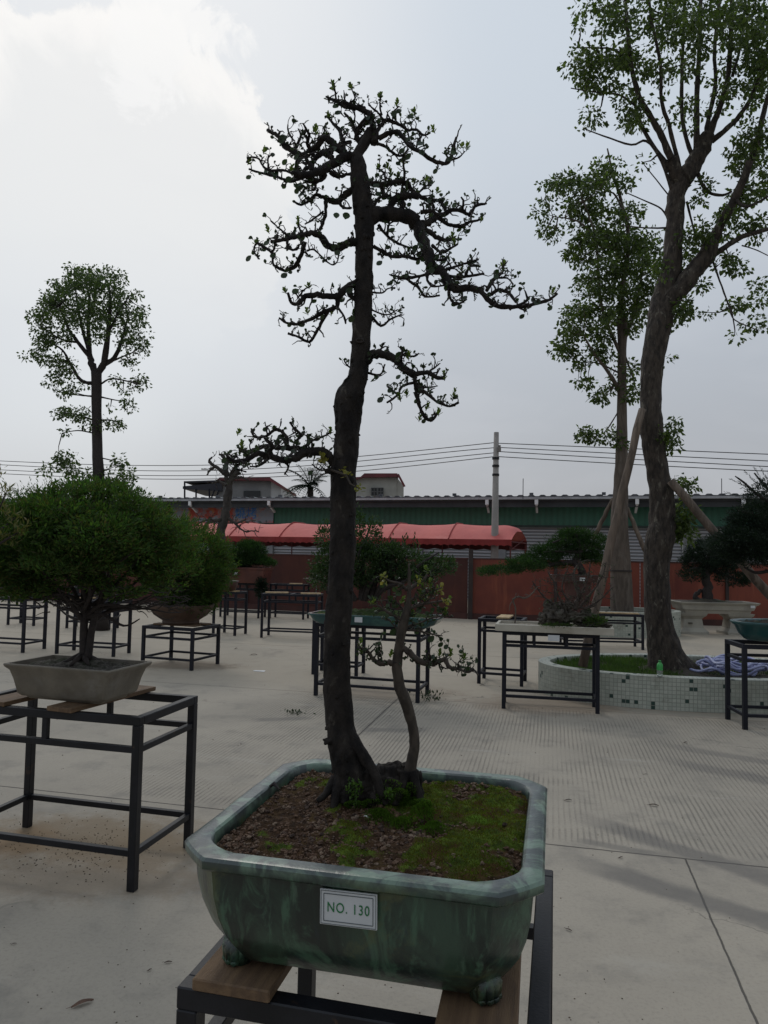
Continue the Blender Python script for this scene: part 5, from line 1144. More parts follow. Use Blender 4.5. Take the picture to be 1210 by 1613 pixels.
RT_ = Tree(7.58)
for pth, r0, r1 in (([(905, 960), (912, 935), (903, 905), (915, 885)], 4.5, 1.2), ([(893, 958), (880, 940), (872, 915), (862, 900)], 2.5, .6), ([(915, 955), (935, 930), (950, 905), (955, 885)], 2.2, .6), ([(898, 950), (885, 925), (895, 895)], 2.2, .6), ([(905, 955), (925, 915), (930, 885)], 2.0, .6), ([(920, 960), (945, 945), (965, 925)], 1.8, .6), ([(885, 955), (862, 945), (845, 925), (838, 915)], 1.8, .6), ([(880, 955), (870, 952), (858, 945)], 2.5, 1), ([(900, 955), (925, 958), (940, 952)], 2.5, 1)):
    W, rd = RT_.trace(k, pth, (0, 0, 1), r0, r1, random.uniform(-.1, .1), n=6, knob=.8); tips.append((W, rd))
fo = Foliage(); 
for W, rd in tips: twigs(fo, W, rd, .02, tlen=(.06, .17), up=.4, leafy=.35, bigleaf=1.0, tr=.0022)
k.build('trunks', M['fine_twig'], rk); fo.tw.build('twigs', M['fine_twig'], rk); fo.lf.build('leaves', M['leaf_bonsai'], rk)
k = MB(); W, rd = Tree(7.5).trace(k, [(808, 945), (815, 940), (828, 942), (838, 935), (846, 925)], (0, 0, 1), 1.8, 1.0, 0, n=6, knob=1.0); W2, _ = Tree(7.5).trace(k, [(811, 982), (812, 960), (808, 945)], (0, 0, 1), 1.2, 1.4, 0, n=6, knob=.6); Tree(7.5).trace(k, [(812, 942), (804, 952), (803, 962)], (0, 0, 1), .9, .5, 0, n=5)
bs = thing('bare_sapling', W2[0], 'thin pale bare sapling bent to the right over the left end of the marble tray', 'sapling'); k.build('stem', M['bark_pale'], bs)
fo = Foliage(); twigs(fo, W, rd, .02, tlen=(.03, .08), up=.8, leafy=.1, tr=.0018); fo.tw.build('twigs', M['bark_pale'], bs)
k = MB(); sprayvol(k, D(938, 978, 7.5), 1.0, 160, .03, .010, 3, (.12, .08, .04), .3, .6, 2.2, .3); sprayvol(k, D(880, 985, 7.48), 1.0, 120, .02, .008, 3, (.2, .06, .02), .3, .6, 2.2, .3)
k.build('moss_plants', M['leaf_bush'], rk)
# ---- layered green pine bonsai behind the tray, in a tall dark pot on the low stand
fp = thing('bonsai_tree', D(925, 905, 12.6), 'wide layered green pine bonsai sweeping left, behind the marble tray', 'bonsai tree'); Yp = 12.6; S4 = Yp/F
PT = Tree(Yp); k = MB()
for pth, r0, r1 in (([(918, 910), (914, 895), (905, 885), (915, 868), (910, 850), (905, 840)], 7, 2), ([(905, 885), (880, 888), (850, 890), (815, 890), (780, 897)], 4, 1), ([(912, 870), (885, 868), (855, 870)], 3, 1), ([(915, 865), (935, 860), (945, 865)], 3, 1), ([(908, 850), (890, 848), (870, 855)], 2.5, 1)): PT.trace(k, pth, (0, 0, 1), r0, r1, 0, n=7, knob=.5, bump=.004, bs=15)
k.build('trunk', M['dark_twig'], fp)
k = MB()
for x, y, rx, ry, n_ in ((790, 898, 34, 6, 420), (820, 888, 34, 8, 480), (850, 880, 34, 10, 520), (838, 893, 24, 6, 260), (870, 866, 34, 9, 520), (895, 852, 36, 9, 560), (905, 840, 28, 7, 420), (925, 862, 28, 10, 480), (935, 850, 20, 8, 260), (905, 876, 36, 8, 420), (935, 880, 20, 9, 300), (765, 902, 12, 4, 120), (880, 890, 22, 6, 160)):
    sprayvol(k, D(x, y, Yp+random.uniform(-.25, .25)), 1.0, n_, .055, .012, 5, (rx*S4, .35, ry*S4), .3, .7, 2.5, .3, None, x*.2)
k.build('crown', M['leaf_pine'], fp)
pm_ = mat('brown_tall_pot', (.05, .02, .018), (.075, .03, .025), 5, .4); tp = on('R4', -.35, 0, .022); tp = Vector((D(910, 960, 12.6).x, 12.6, .622)); hpz = D(910, 906, 12.6).z-.622
simple_pot('cascade_pot', 'tall dark cascade pot with a small label under the layered pine bonsai', tp, R(-3), [(0, .17, .17, .02, .3), (.03, .19, .19, .02, .3), (.05, .16, .16, .02, .3), (hpz-.12, .20, .20, .02, .3), (hpz-.11, .42, .24, .03, .3), (hpz, .46, .26, .03, .3), (hpz, .42, .22, .03, .3), (hpz-.03, .41, .21, .03, .3)], pm_, darksoil, hpz-.03, .05, tagp=((.02, -.272, hpz-.06), .09, .055))
# ---- round green pine bonsai, left of the trunk
Yq = 17.2; S5 = Yq/F; fp = thing('bonsai_tree', D(392, 912, Yq), 'small round topped green pine bonsai in front of the hoarding, left of the trunk', 'bonsai tree')
k = MB(); Tree(Yq).trace(k, [(386, 920), (392, 905), (382, 893), (392, 880), (388, 868)], (0, 0, 1), 6, 2, 0, n=8, knob=.5, bump=.006, bs=12); Tree(Yq).trace(k, [(390, 885), (405, 888), (420, 886)], (0, 0, 1), 2.5, 1, 0, n=6); k.build('trunk', M['dark_twig'], fp)
k = MB()
for x, y, rx, ry, n_ in ((390, 868, 28, 15, 1100), (385, 880, 30, 9, 600), (405, 884, 24, 6, 420), (372, 888, 16, 8, 260), (366, 900, 12, 8, 160), (424, 887, 9, 4, 110)): sprayvol(k, D(x, y, Yq), 1.0, n_, .07, .017, 5, (rx*S5, .4, ry*S5), .4, .6, 2.5, .25, None, x*.3)
k.build('crown', M['leaf_pine'], fp)
q = D(392, 930, Yq); hq = .19; simple_pot('bonsai_pot', 'reddish brown rectangular pot with a white label by the hoarding, left of the trunk', Vector((q.x, Yq, .80+.01)), R(-14), [(0, .42, .22, .02, .3), (.05, .44, .24, .02, .3), (.30, .48, .26, .02, .3), (.32, .50, .28, .02, .3), (.36, .50, .28, .02, .3), (.36, .46, .24, .02, .3), (.33, .45, .23, .02, .3)], mat('red_brown_pot', (.13, .042, .03), (.09, .03, .024), 5, .5), darksoil, .33, .05, tagp=((-.20, -.30, .22), .09, .06))
# small potted shrub to its right and a dark pot beside the trunk
q = D(408, 925, 16.9); fs2 = thing('potted_shrub', Vector((q.x, 16.9, .8)), 'small dark shrub beside the reddish brown pot at the hoarding', 'shrub'); k = MB(); k.tube([Vector((q.x, 16.9, .8)), q+Vector((0, 0, .0))], .03, 6); k.build('stem', M['dark_twig'], fs2); k = MB(); sprayvol(k, q+Vector((.05, 0, 0)), 1.0, 350, .06, .02, 4, (.13, .13, .22), .3, .5); k.build('foliage', M['leaf_dark'], fs2)
tq = Vector((D(506, 938, 16.9).x, 16.9, .822)); simple_pot('bonsai_pot', 'low dark pot with a white label on the far stand just left of the trunk', tq, R(-12), [(0, .30, .18, .02, .3), (.10, .38, .24, .02, .3), (.13, .38, .24, .02, .3), (.13, .34, .2, .02, .3), (.11, .33, .19, .02, .3)], pm_, darksoil, .11, .05, tagp=((0, -.25, .20), .09, .06))
# ---- bare grey bonsai
Yr = 13.6; S6 = Yr/F; bb = thing('bonsai_tree', D(343, 935, Yr), 'tall bare grey bonsai with a lumpy trunk behind the bushes, almost leafless', 'bonsai tree'); random.seed(71)
BT = Tree(Yr); k = MB(); greyb = mat('grey_bark', (.035, .03, .027), (.07, .06, .053), 6, .9, .03, 14)
BT.trace(k, [(338, 940), (342, 900), (347, 850), (352, 820), (358, 790), (362, 765), (366, 748), (378, 744)], (0, 0, 1), 7.5, 4, 0, n=14, knob=.35, bump=.045, bs=10)
k.build('trunk', greyb, bb, smooth=True); k = MB(); trs = []
for pth, r0, r1 in (([(360, 760), (352, 745), (340, 735), (330, 728), (334, 720)], 4, 1.5), ([(358, 750), (356, 730), (352, 718), (345, 716)], 4, 1.5), ([(362, 750), (372, 735), (385, 730), (392, 738)], 3, 1), ([(340, 735), (332, 740), (326, 748)], 2.5, 1), ([(352, 735), (365, 722), (360, 714)], 2.5, 1), ([(356, 765), (345, 758), (334, 762)], 2.5, 1), ([(350, 818), (338, 820), (325, 825), (320, 834)], 3.5, 1.5), ([(348, 822), (332, 818), (318, 822), (305, 828)], 2.5, 1), ([(355, 815), (368, 822), (378, 832), (388, 838)], 3, 1), ([(372, 825), (384, 820), (392, 824)], 2, .8), ([(365, 755), (380, 752), (392, 757)], 2.5, 1), ([(388, 838), (400, 836), (408, 838)], 1.5, .8)):
    W, rd = BT.trace(k, pth, (0, 0, 1), r0, r1, random.uniform(-.2, .2), n=7, knob=.9); trs.append((W, rd))
k.build('branches', greyb, bb); fo = Foliage()
for W, rd in trs: twigs(fo, W, rd, .055, tlen=(.10, .26), up=.5, leafy=.15, bigleaf=2.0, tr=.006)
fo.tw.build('twigs', M['fine_twig'], bb); fo.lf.build('leaves', M['leaf_bonsai'], bb)
k = MB(); k.tube([Vector((on('C', 0, 0).x-.05, 13.7, .822)), Vector((on('C', 0, 0).x-.05, 13.7, .95)), Vector((on('C', 0, 0).x-.05, 13.7, 1.0))], [.16, .2, .22], 16); tag(k.build('round_pot', pm_, smooth=True), 'dark round pot holding the bare grey bonsai', 'pot')

# =================================================================== TREE PLANTER
random.seed(80)
EC = Vector((3.66, 8.60, 0)); ERX, ERY, EA, EHT = 1.80, .96, R(-3), .345
ct, st_ = math.cos(EA), math.sin(EA)
def el(a, off=0.0, z=0.0):
    x = (ERX+off)*math.copysign(abs(math.cos(a))**.93, math.cos(a)); y = (ERY+off)*math.copysign(abs(math.sin(a))**.98, math.sin(a)); return EC+Vector((x*ct-y*st_, x*st_+y*ct, z))
def tilemat():
    m, t, b = newmat('mosaic_tiles'); uv = N(t, 'ShaderNodeTexCoord').outputs['UV']
    sc = vmath(t, 'SCALE', uv); sc.inputs['Scale'].default_value = 1/.042; v = sc.outputs[0]
    fl_ = vmath(t, 'FLOOR', v).outputs[0]; fr_ = vmath(t, 'FRACTION', v).outputs[0]
    s = N(t, 'ShaderNodeSeparateXYZ'); t.links.new(fr_, s.inputs[0])
    e = math_(t, 'MAXIMUM', math_(t, 'ABSOLUTE', math_(t, 'SUBTRACT', s.outputs[0], .5)), math_(t, 'ABSOLUTE', math_(t, 'SUBTRACT', s.outputs[1], .5)))
    gr = smooth(t, e, .42, .47)
    wn_ = N(t, 'ShaderNodeTexWhiteNoise', noise_dimensions='2D'); t.links.new(fl_, wn_.inputs['Vector'])
    wn2 = N(t, 'ShaderNodeTexWhiteNoise', noise_dimensions='3D'); t.links.new(vmath(t, 'ADD', fl_, (7.3, 2.1, 4)).outputs[0], wn2.inputs['Vector'])
    c = mixc(t, wn2.outputs[0], (.37, .40, .345), (.46, .48, .42))
    c = mixc(t, math_(t, 'GREATER_THAN', wn_.outputs[0], .953), c, (.022, .055, .045))
    c = mixc(t, gr, c, (.28, .30, .26))
    ob = objvec(t); c = mixc(t, math_(t, 'MULTIPLY', smooth(t, noise_(t, ob, 4, 7, .7), .5, .72), .5), c, (.17, .16, .13))
    t.links.new(c, b.inputs['Base Color']); b.inputs['Roughness'].default_value = .38
    bump(t, b, math_(t, 'SUBTRACT', 1.0, gr), .0025); return m
plr = thing('tree_planter', EC, 'low oval planter of pale mosaic tiles with dark squares under the big tree', 'planter')
tm = tilemat(); na = 220
per = [0.0]
for i in range(na): per.append(per[-1]+(el(2*math.pi*(i+1)/na)-el(2*math.pi*i/na)).length)
k = MB(); uvs = []
prof = [(0, 0), (0, EHT-.006), (-.006, EHT), (-.13, EHT), (-.135, EHT-.006), (-.135, .15)]; vl = [0, EHT-.006, EHT, EHT+.126, EHT+.132, EHT+.3]
for i in range(na+1):
    for (o_, z_), v_ in zip(prof, vl): k.v.append(el(2*math.pi*i/na, o_, z_)); uvs.append((per[i], v_))
np_ = len(prof); k.f = [(i*np_+j, (i+1)*np_+j, (i+1)*np_+j+1, i*np_+j+1) for i in range(na) for j in range(np_-1)]
k.build('tiled_wall', tm, plr, uv=uvs)
k = MB(); ring = []; nr = 14
for j in range(nr+1):
    for i in range(64):
        a = 2*math.pi*i/64; p = EC.lerp(el(a, -.134), j/nr); p.z = .285+.035*noise.noise(p*2.5)+.07*math.exp(-((p.x-3.30)**2+(p.y-8.5)**2)/.12); k.v.append(p)
k.f = [(j*64+i, j*64+(i+1) % 64, (j+1)*64+(i+1) % 64, (j+1)*64+i) for j in range(nr) for i in range(64)]
k.build('soil', darksoil, plr, smooth=True)
k = MB(); cnt = 0
while cnt < 9000:
    a = random.uniform(0, 2*math.pi); t_ = math.sqrt(random.random())*.99; p = EC.lerp(el(a, -.14), t_)
    if p.x > 3.25 and random.random() < .86: continue
    if noise.noise(p*2.2+Vector((4, 0, 0))) < -.25: continue
    p.z = .285+.035*noise.noise(p*2.5); d = (Vector((0, 0, 1))+rv(.55)).normalized(); k.leaf(p, d, rdir(), random.uniform(.03, .085), .007); cnt += 1
tag(k.build('grass', M['grass'], plr), kind='stuff')
# bottle on the wall
btl = thing('plastic_bottle', D(1039.5, 1068, 7.62), 'clear plastic bottle with a green label and cap standing on the planter wall', 'bottle')
bp = Vector((D(1039.5, 1068, 7.74).x, 7.74, EHT)); cl_m, t_, b_ = newmat('clear_plastic'); b_.inputs['Transmission Weight'].default_value = .8; b_.inputs['Base Color'].default_value = (.8, .86, .84, 1); b_.inputs['Roughness'].default_value = .12; b_.inputs['IOR'].default_value = 1.2
def rings(prof, c, n=20): return [[c+Vector((r*math.cos(2*math.pi*i/n), r*math.sin(2*math.pi*i/n), z)) for i in range(n)] for r, z in prof]
k = MB(); k.loft(rings([(.026, 0), (.030, .004), (.030, .02), (.027, .03), (.030, .04), (.030, .07)], bp)); k.build('body', cl_m, btl, smooth=True)
gpl = mat('green_plastic', (.06, .42, .10), (.05, .36, .08), 20, .4)
k = MB(); k.loft(rings([(.0305, .07), (.031, .072), (.031, .115), (.028, .13), (.018, .143), (.013, .15)], bp), False, True); k.build('label_sleeve', gpl, btl, smooth=True)
k = MB(); k.loft(rings([(.013, .15), (.0145, .151), (.0145, .168), (.012, .17)], bp), False, True); k.build('cap', mat('green_cap', (.03, .25, .06), None, 20, .4), btl, smooth=True)
# coiled hose
hs = MB(); random.seed(91)
for j in range(9):
    c0 = D(1152+random.uniform(-12, 14), 1050, 8.35+random.uniform(-.2, .2)); c0.z = .345+.012*j; ra = random.uniform(.20, .42); rb_ = random.uniform(.14, .28); ph_ = random.uniform(0, 6); P = []
    for i in range(64):
        a = 2*math.pi*i/63*1.0+ph_; P.append(c0+Vector((ra*math.cos(a)*(1+.12*math.sin(3*a+j)), rb_*math.sin(a)*(1+.15*math.sin(2*a+j)), .03*math.sin(2*a+j)+.018*math.sin(5*a))))
    hs.tube(P, .0145, 8)
tl_ = [D(x, y, 8.2) for x, y in ((1098, 1044), (1110, 1040), (1125, 1050), (1140, 1062), (1165, 1066))]; hs.tube(catmull(tl_, 6), .0145, 8)
tag(hs.build('coiled_hose', mat('lilac_hose', (.25, .27, .48), (.32, .35, .55), 9, .45, third=(.42, .45, .58), tscale=4), smooth=True), 'tangled pale lilac hose lying in the planter right of the big tree', 'hose')

# =================================================================== BIG TREES
def tree_obj(name, base, label, cat='tree', group=None): return thing(name, base, label, cat, group)
def clumps(fol, tw, tree, blobs, T, crad, nleaf, L, W, minn=1, link=.9):
    ox, oy, sc = T; nodes = [(a, b, D(a, b, Y)) for a, b, Y in tree.nodes]
    for x, y, rx, ry, n, dy in blobs:
        for _ in range(n):
            d = rdir()*(random.random()**.4); px = ox+(x+rx*d.x)*sc; py = oy+(y+ry*d.z)*sc; Y = tree.Y+dy*d.y
            c = D(px, py, Y); R_ = crad*random.uniform(.6, 1.25)
            near = min(nodes, key=lambda q: (q[2]-c).length_squared)[2]
            if random.random() < link*.55:
                v = near-c
                if v.length < 3.2*crad: m_ = c+v*.5+rv(v.length*.12)+Vector((0, 0, -v.length*.06)); tw.tube([near, m_, c], [.013, .008, .003], 4, False)
            nl = int(nleaf*random.uniform(.6, 1.4)*(R_/crad)**1.5)
            for i in range(nl):
                o = rv(R_); o.z *= .75; p = c+o; dd = (o.normalized()*.6+rv(.7)+Vector((0, 0, -.35))).normalized(); l = L*random.uniform(.6, 1.2); fol.leaf(p, dd, rdir(), l, l*W)
ZG = (820, 0, .3967)
# ---- big tree in the planter
random.seed(101)
Yg = 8.5; TG = Tree(Yg); bg_ = tree_obj('street_tree', D(1055, 1062, Yg), 'big tree with a thick forked trunk rising from the tiled planter on the right')
te = [(1074, 1012, 1112), (1062, 1018, 1098), (1045, 1021, 1084), (1025, 1021, 1073), (1000, 1020, 1063), (966, 1016, 1057), (925, 1015, 1054), (884, 1015, 1053.5), (856, 1016, 1060), (842, 1019, 1063), (829, 1023, 1064), (802, 1024, 1062.5), (775, 1023, 1059), (747, 1020, 1054), (720, 1016, 1048), (680, 1009, 1044.5), (640, 1009.5, 1041), (600, 1008.5, 1042), (560, 1012, 1047), (520, 1018, 1055), (500, 1022, 1060), (486, 1027, 1057), (474, 1033, 1053), (464, 1038, 1050)]
P = []; rr = []
for i in range(len(te)-1):
    for j in range(4):
        t = j/4; y, a, b = [te[i][q]*(1-t)+te[i+1][q]*t for q in range(3)]; P.append(D((a+b)/2, y, Yg)); rr.append((b-a)/2*Yg/F); TG.nodes.append(((a+b)/2, y, Yg))
k = MB(); k.tube(P, rr, 48, True, .016, 12)
for a in (-.25, .5): e = Vector((math.cos(a), math.sin(a), 0)); q = D(1050, 1050, Yg); k.tube([q+e*.08+Vector((0, 0, .12)), q+e*.30+Vector((0, 0, -.04)), q+e*.46+Vector((0, 0, -.16))], [.11, .08, .04], 12, True, .01, 12)
k.build('trunk', M['bark_tree'], bg_, smooth=True)
k = MB()
for pth, r0, r1, dz in (([(550, 1330), (556, 1220), (582, 1120), (602, 1030), (612, 900), (622, 780), (650, 700)], 44, 32, .1), ([(640, 720), (690, 650), (720, 590), (742, 540)], 38, 30, .1), ([(630, 730), (610, 680), (600, 630)], 32, 26, -.1), ([(556, 1300), (585, 1210), (640, 1135), (695, 1070), (742, 1010), (765, 960)], 42, 32, -.1), ([(765, 970), (800, 880), (850, 790), (890, 700), (910, 640)], 20, 14, -.3), ([(750, 970), (790, 900), (830, 840), (880, 730), (930, 600), (960, 470), (983, 380)], 18, 9, .2), ([(770, 1010), (830, 970), (880, 940), (930, 925), (1000, 905)], 12, 8, -.3),
    ([(700, 590), (700, 480), (700, 380), (710, 200), (716, 0), (716, -120)], 13, 6, .4), ([(745, 555), (770, 480), (800, 400), (825, 300), (835, 150), (842, -60)], 15, 7, -.3), ([(735, 560), (745, 480), (775, 330), (770, 200), (790, 0), (800, -100)], 10, 6, .2), ([(760, 560), (820, 510), (870, 460), (925, 370), (960, 270), (990, 150)], 12, 6, -.4), ([(690, 640), (650, 520), (640, 400), (642, 250), (650, 60), (650, -100)], 9, 5, .5), ([(600, 640), (560, 540), (520, 470), (470, 380), (440, 260), (425, 120), (415, -40)], 15, 6, -.5), ([(590, 660), (520, 570), (470, 470), (450, 390)], 10, 5, .5), ([(630, 660), (590, 500), (560, 400), (555, 250), (520, 80), (505, -60)], 9, 5, -.3), ([(610, 790), (560, 640), (500, 560), (440, 575), (330, 540), (250, 510)], 7, 2, -.3), ([(480, 440), (400, 380), (330, 370), (260, 360), (200, 350)], 5, 2, .3), ([(440, 260), (380, 200), (300, 190), (210, 190)], 5, 2, .3), ([(705, 690), (720, 730), (750, 765), (800, 775), (840, 760)], 9, 4, -.2), ([(660, 800), (680, 880), (700, 960)], 5, 3, .2), ([(590, 880), (560, 830), (500, 800), (420, 765)], 4, 2, .3), ([(580, 905), (500, 905), (400, 895)], 4, 2, .2), ([(765, 1040), (800, 1140), (830, 1220), (850, 1270), (940, 1310)], 4, 2, -.4), ([(830, 1215), (790, 1240), (740, 1240)], 3, 1.5, 0), ([(835, 1215), (850, 1300), (850, 1330)], 3, 1.5, 0), ([(590, 1230), (620, 1200), (650, 1190)], 5, 2, -.3), ([(600, 790), (520, 690), (480, 640)], 3, 1.5, .2), ([(880, 975), (930, 990), (983, 1015)], 3, 2, .2), ([(850, 790), (900, 820), (983, 780)], 8, 4, -.4), ([(842, 300), (870, 200), (900, 60)], 7, 3, .3)):
    TG.trace(k, pth, ZG, r0, r1, dz, n=10, knob=.25, bump=.006 if r0 > 20 else 0, bs=14)
k.build('limbs', M['bark_tree'], bg_, smooth=True)
k = MB(); tw = MB()
B = [(620, -60, 420, 70, 60, 1.2), (330, 60, 130, 90, 26, .8), (480, 80, 150, 110, 36, 1.0), (650, 90, 160, 120, 44, 1.2), (820, 90, 170, 130, 54, 1.2), (940, 140, 110, 160, 60, 1.0), (280, 230, 110, 60, 26, .6), (420, 250, 130, 90, 30, .8), (590, 270, 120, 100, 15, .9), (740, 260, 110, 110, 12, .9), (290, 330, 120, 45, 22, .6), (430, 380, 70, 60, 12, .5), (440, 470, 70, 50, 13, .5), (290, 465, 35, 25, 5, .3), (250, 515, 12, 10, 1, .2), (600, 400, 110, 80, 6, .7), (720, 430, 100, 90, 5, .6), (860, 350, 110, 110, 15, .8), (950, 330, 60, 150, 20, .8), (930, 560, 80, 90, 26, .7), (880, 640, 60, 60, 15, .6), (950, 720, 70, 90, 22, .7), (860, 790, 70, 60, 14, .5), (740, 740, 30, 25, 4, .3), (720, 790, 30, 15, 3, .2), (930, 900, 60, 50, 12, .5), (820, 880, 60, 60, 12, .5), (700, 930, 60, 60, 12, .4), (680, 1010, 40, 50, 8, .4), (810, 1030, 50, 40, 9, .3), (850, 1060, 30, 20, 4, .2), (710, 1140, 30, 12, 3, .2), (745, 1240, 22, 14, 2, .1), (870, 1210, 55, 25, 8, .2), (920, 1130, 30, 20, 4, .2), (960, 1180, 15, 12, 2, .1), (915, 1280, 15, 12, 1, .1), (960, 1295, 22, 16, 2, .1), (866, 1332, 14, 8, 1, .1), (640, 1230, 45, 50, 12, .4), (600, 1290, 30, 25, 4, .3), (490, 640, 12, 10, 1, .1), (560, 1080, 30, 60, 6, .3), (570, 1415, 12, 14, 1, .1), (1060, 200, 110, 380, 60, 1.0), (1060, 750, 90, 280, 34, .8)]
clumps(k, tw, TG, [(x, y, rx, ry, int(n*.92)+(1 if n < 4 else 0), dy) for x, y, rx, ry, n, dy in B], ZG, .112, 30, .062, .6, link=.35)
tw.build('twigs', M['bark_tree'], bg_)
# shoots growing straight from the trunk
clumps(k, MB(), TG, [(1052, 690, 16, 22, 14, .15), (1075, 762, 18, 16, 10, .15), (1078, 812, 18, 20, 14, .15), (1072, 838, 20, 20, 13, .15), (1062, 665, 8, 6, 2, .05), (1035, 690, 6, 6, 2, .05)], (0, 0, 1), .10, 22, .075, .5)
k.build('crown', M['leaf_tree'], bg_)
# props
def prop(a, b, r, lab, extra=None, gname='weathered timber props holding the two big trees'):
    k = MB(); a = Vector(a); b = Vector(b); n = 12; k.tube([a.lerp(b, i/n)+rv(.008) for i in range(n+1)], [r*(1.08-.16*i/n) for i in range(n+1)], 12, True, .006, 12); tag(k.build('timber_prop', M['prop'], smooth=True), lab, 'tree prop', gname)
prop(D(917, 1050, 8.15), D(1011, 645, 8.35), .048, 'long weathered pole leaning from the planter grass to the left of the big trunk')
qa = D(1056, 757, 8.3); qb = D(1210, 935, 8.1); prop(qb+(qb-qa)*.75, qa, .052, 'weathered pole propping the big trunk on its right, down to the right edge')
k = MB(); 
for x, y in ((1130, 838), (1093, 797), (960, 860)): k.blob(D(x, y, 8.2), .028, (1, 1, .6), .3)
# ---- second tree by the hoarding
random.seed(102)
Y2 = 15.2; TH = Tree(Y2); b2 = tree_obj('street_tree', D(980, 985, Y2), 'second tree with a pale slim trunk standing behind the big tree, near the hoarding')
te = [(992, 962, 1000), (966, 962, 998), (900, 962, 994), (850, 962, 990), (800, 964, 989), (750, 968, 989), (700, 971, 988), (650, 972, 988), (600, 972.5, 987), (550, 973, 987), (520, 975, 988), (480, 978, 986)]
P = []; rr = []
for i in range(len(te)-1):
    for j in range(3):
        t = j/3; y, a, b = [te[i][q]*(1-t)+te[i+1][q]*t for q in range(3)]; P.append(D((a+b)/2, y, Y2)); rr.append((b-a)/2*Y2/F); TH.nodes.append(((a+b)/2, y, Y2))
k = MB(); k.tube(P, rr, 24, True, .015, 6); k.build('trunk', M['bark_pale'], b2, smooth=True)
k = MB()
for pth, r0, r1, dz in (([(400, 1380), (395, 1250), (410, 1100), (430, 950), (400, 800), (370, 700), (345, 590)], 14, 3, .3), ([(395, 1560), (350, 1480), (290, 1400), (250, 1330)], 10, 3, -.5), ([(395, 1400), (330, 1250), (310, 1100), (300, 950), (250, 800)], 8, 3, -.5), ([(410, 1350), (450, 1250), (480, 1100), (500, 980)], 9, 3, .5), ([(430, 900), (380, 780), (340, 760)], 6, 2, 0), ([(300, 950), (230, 880), (130, 860)], 5, 2, 0), ([(410, 1400), (440, 1480), (460, 1550)], 5, 2, 0), ([(385, 1640), (330, 1720), (270, 1735)], 3, 1.5, .2), ([(390, 1480), (300, 1440), (230, 1440)], 4, 2, .2)): TH.trace(k, pth, ZG, r0, r1, dz, n=8, knob=.3)
k.build('limbs', M['bark_pale'], b2, smooth=True)
k = MB(); tw = MB()
B = [(340, 690, 55, 55, 15, .8), (270, 740, 70, 60, 22, .8), (180, 730, 60, 45, 11, .6), (110, 720, 40, 25, 5, .3), (100, 830, 45, 70, 8, .4), (420, 720, 22, 35, 5, .3), (250, 830, 90, 60, 24, .9), (120, 920, 45, 20, 5, .3), (370, 850, 60, 45, 12, .7), (440, 850, 30, 30, 5, .5), (300, 940, 80, 60, 32, 1), (400, 960, 80, 60, 34, 1), (500, 970, 60, 60, 20, .8), (220, 1000, 45, 50, 11, .6), (330, 1050, 110, 60, 34, 1.2), (450, 1060, 90, 60, 26, 1.2), (540, 1030, 40, 60, 12, .8), (280, 1140, 80, 60, 20, 1), (400, 1160, 110, 60, 28, 1.2), (490, 1180, 50, 70, 16, .9), (230, 1250, 80, 50, 20, .8), (340, 1260, 80, 60, 24, 1), (440, 1270, 60, 60, 18, .9), (200, 1320, 70, 40, 14, .6), (300, 1340, 60, 40, 12, .7), (180, 1390, 60, 35, 11, .5), (290, 1390, 50, 30, 7, .5), (230, 1440, 50, 20, 5, .3), (350, 1420, 40, 30, 5, .4), (250, 1520, 25, 25, 5, .3), (310, 1570, 30, 15, 4, .3), (350, 1530, 30, 30, 4, .3), (440, 1460, 25, 30, 4, .4), (440, 1560, 30, 50, 9, .4), (600, 1120, 30, 70, 6, .6), (270, 1725, 35, 28, 9, .3), (355, 1730, 25, 18, 4, .2), (400, 1770, 25, 15, 3, .2)]
clumps(k, tw, TH, B, ZG, .185, 32, .098, .6); tw.build('twigs', M['bark_pale'], b2); k.build('crown', M['leaf_tree'], b2)
prop(D(989, 966, 15.4), D(978, 815, 15.2), .06, 'upright pale pole against the second tree trunk by the hoarding'); prop(D(934, 850, 15.6), D(966, 785, 15.4), .045, 'dark pole propping the second tree from the left, behind the long prop'); prop(D(1016, 868, 15.0), D(988, 800, 15.2), .045, 'dark pole between the second tree and the big trunk')
k = MB(); q = D(978, 899, Y2); k.tube([q+Vector((0, 0, -.015)), q+Vector((0, 0, .015))], [.225, .225], 20); k.build('tie_band', M['dark_twig'], b2)
k = MB(); pq = D(1020, 968, 14.8); p2 = thing('tree_planter', (pq.x-.3, 14.9, 0), 'distant tiled planter around the second tree', 'planter')
ring = [Vector((pq.x-.35+1.15*math.cos(2*math.pi*i/60), 15.2+.75*math.sin(2*math.pi*i/60), 0)) for i in range(61)]; uvs = []; k = MB(); pr2 = [(1, 0), (1, .50), (.9, .50), (.9, .3)]
cq = Vector((pq.x-.35, 15.2, 0))
for i in range(61):
    for s_, z_ in pr2: v_ = cq+(ring[i]-cq)*s_; k.v.append(Vector((v_.x, v_.y, z_))); uvs.append((i*.1, z_))
k.f = [(i*4+j, (i+1)*4+j, (i+1)*4+j+1, i*4+j+1) for i in range(60) for j in range(3)]; k.build('tiled_wall', tm, p2, uv=uvs)
k = MB(); k.v = [cq+(p-cq)*.9+Vector((0, 0, .42)) for p in ring[:60]]; k.f = [tuple(range(60))]; k.build('soil', darksoil, p2)
for i in range(2): 
    q = G(1012+i*14, 986, 0); k = MB(); k.bbox(q+Vector((0, 0, .06)), (.32, .16, .12), .01, .2*i); tag(k.build('brick_block', mat('red_brick', (.20, .07, .05), (.14, .05, .04), 8, .9)), '%s red block on the ground beside the distant tiled planter' % ('left' if i == 0 else 'right'), 'block', 'red blocks')
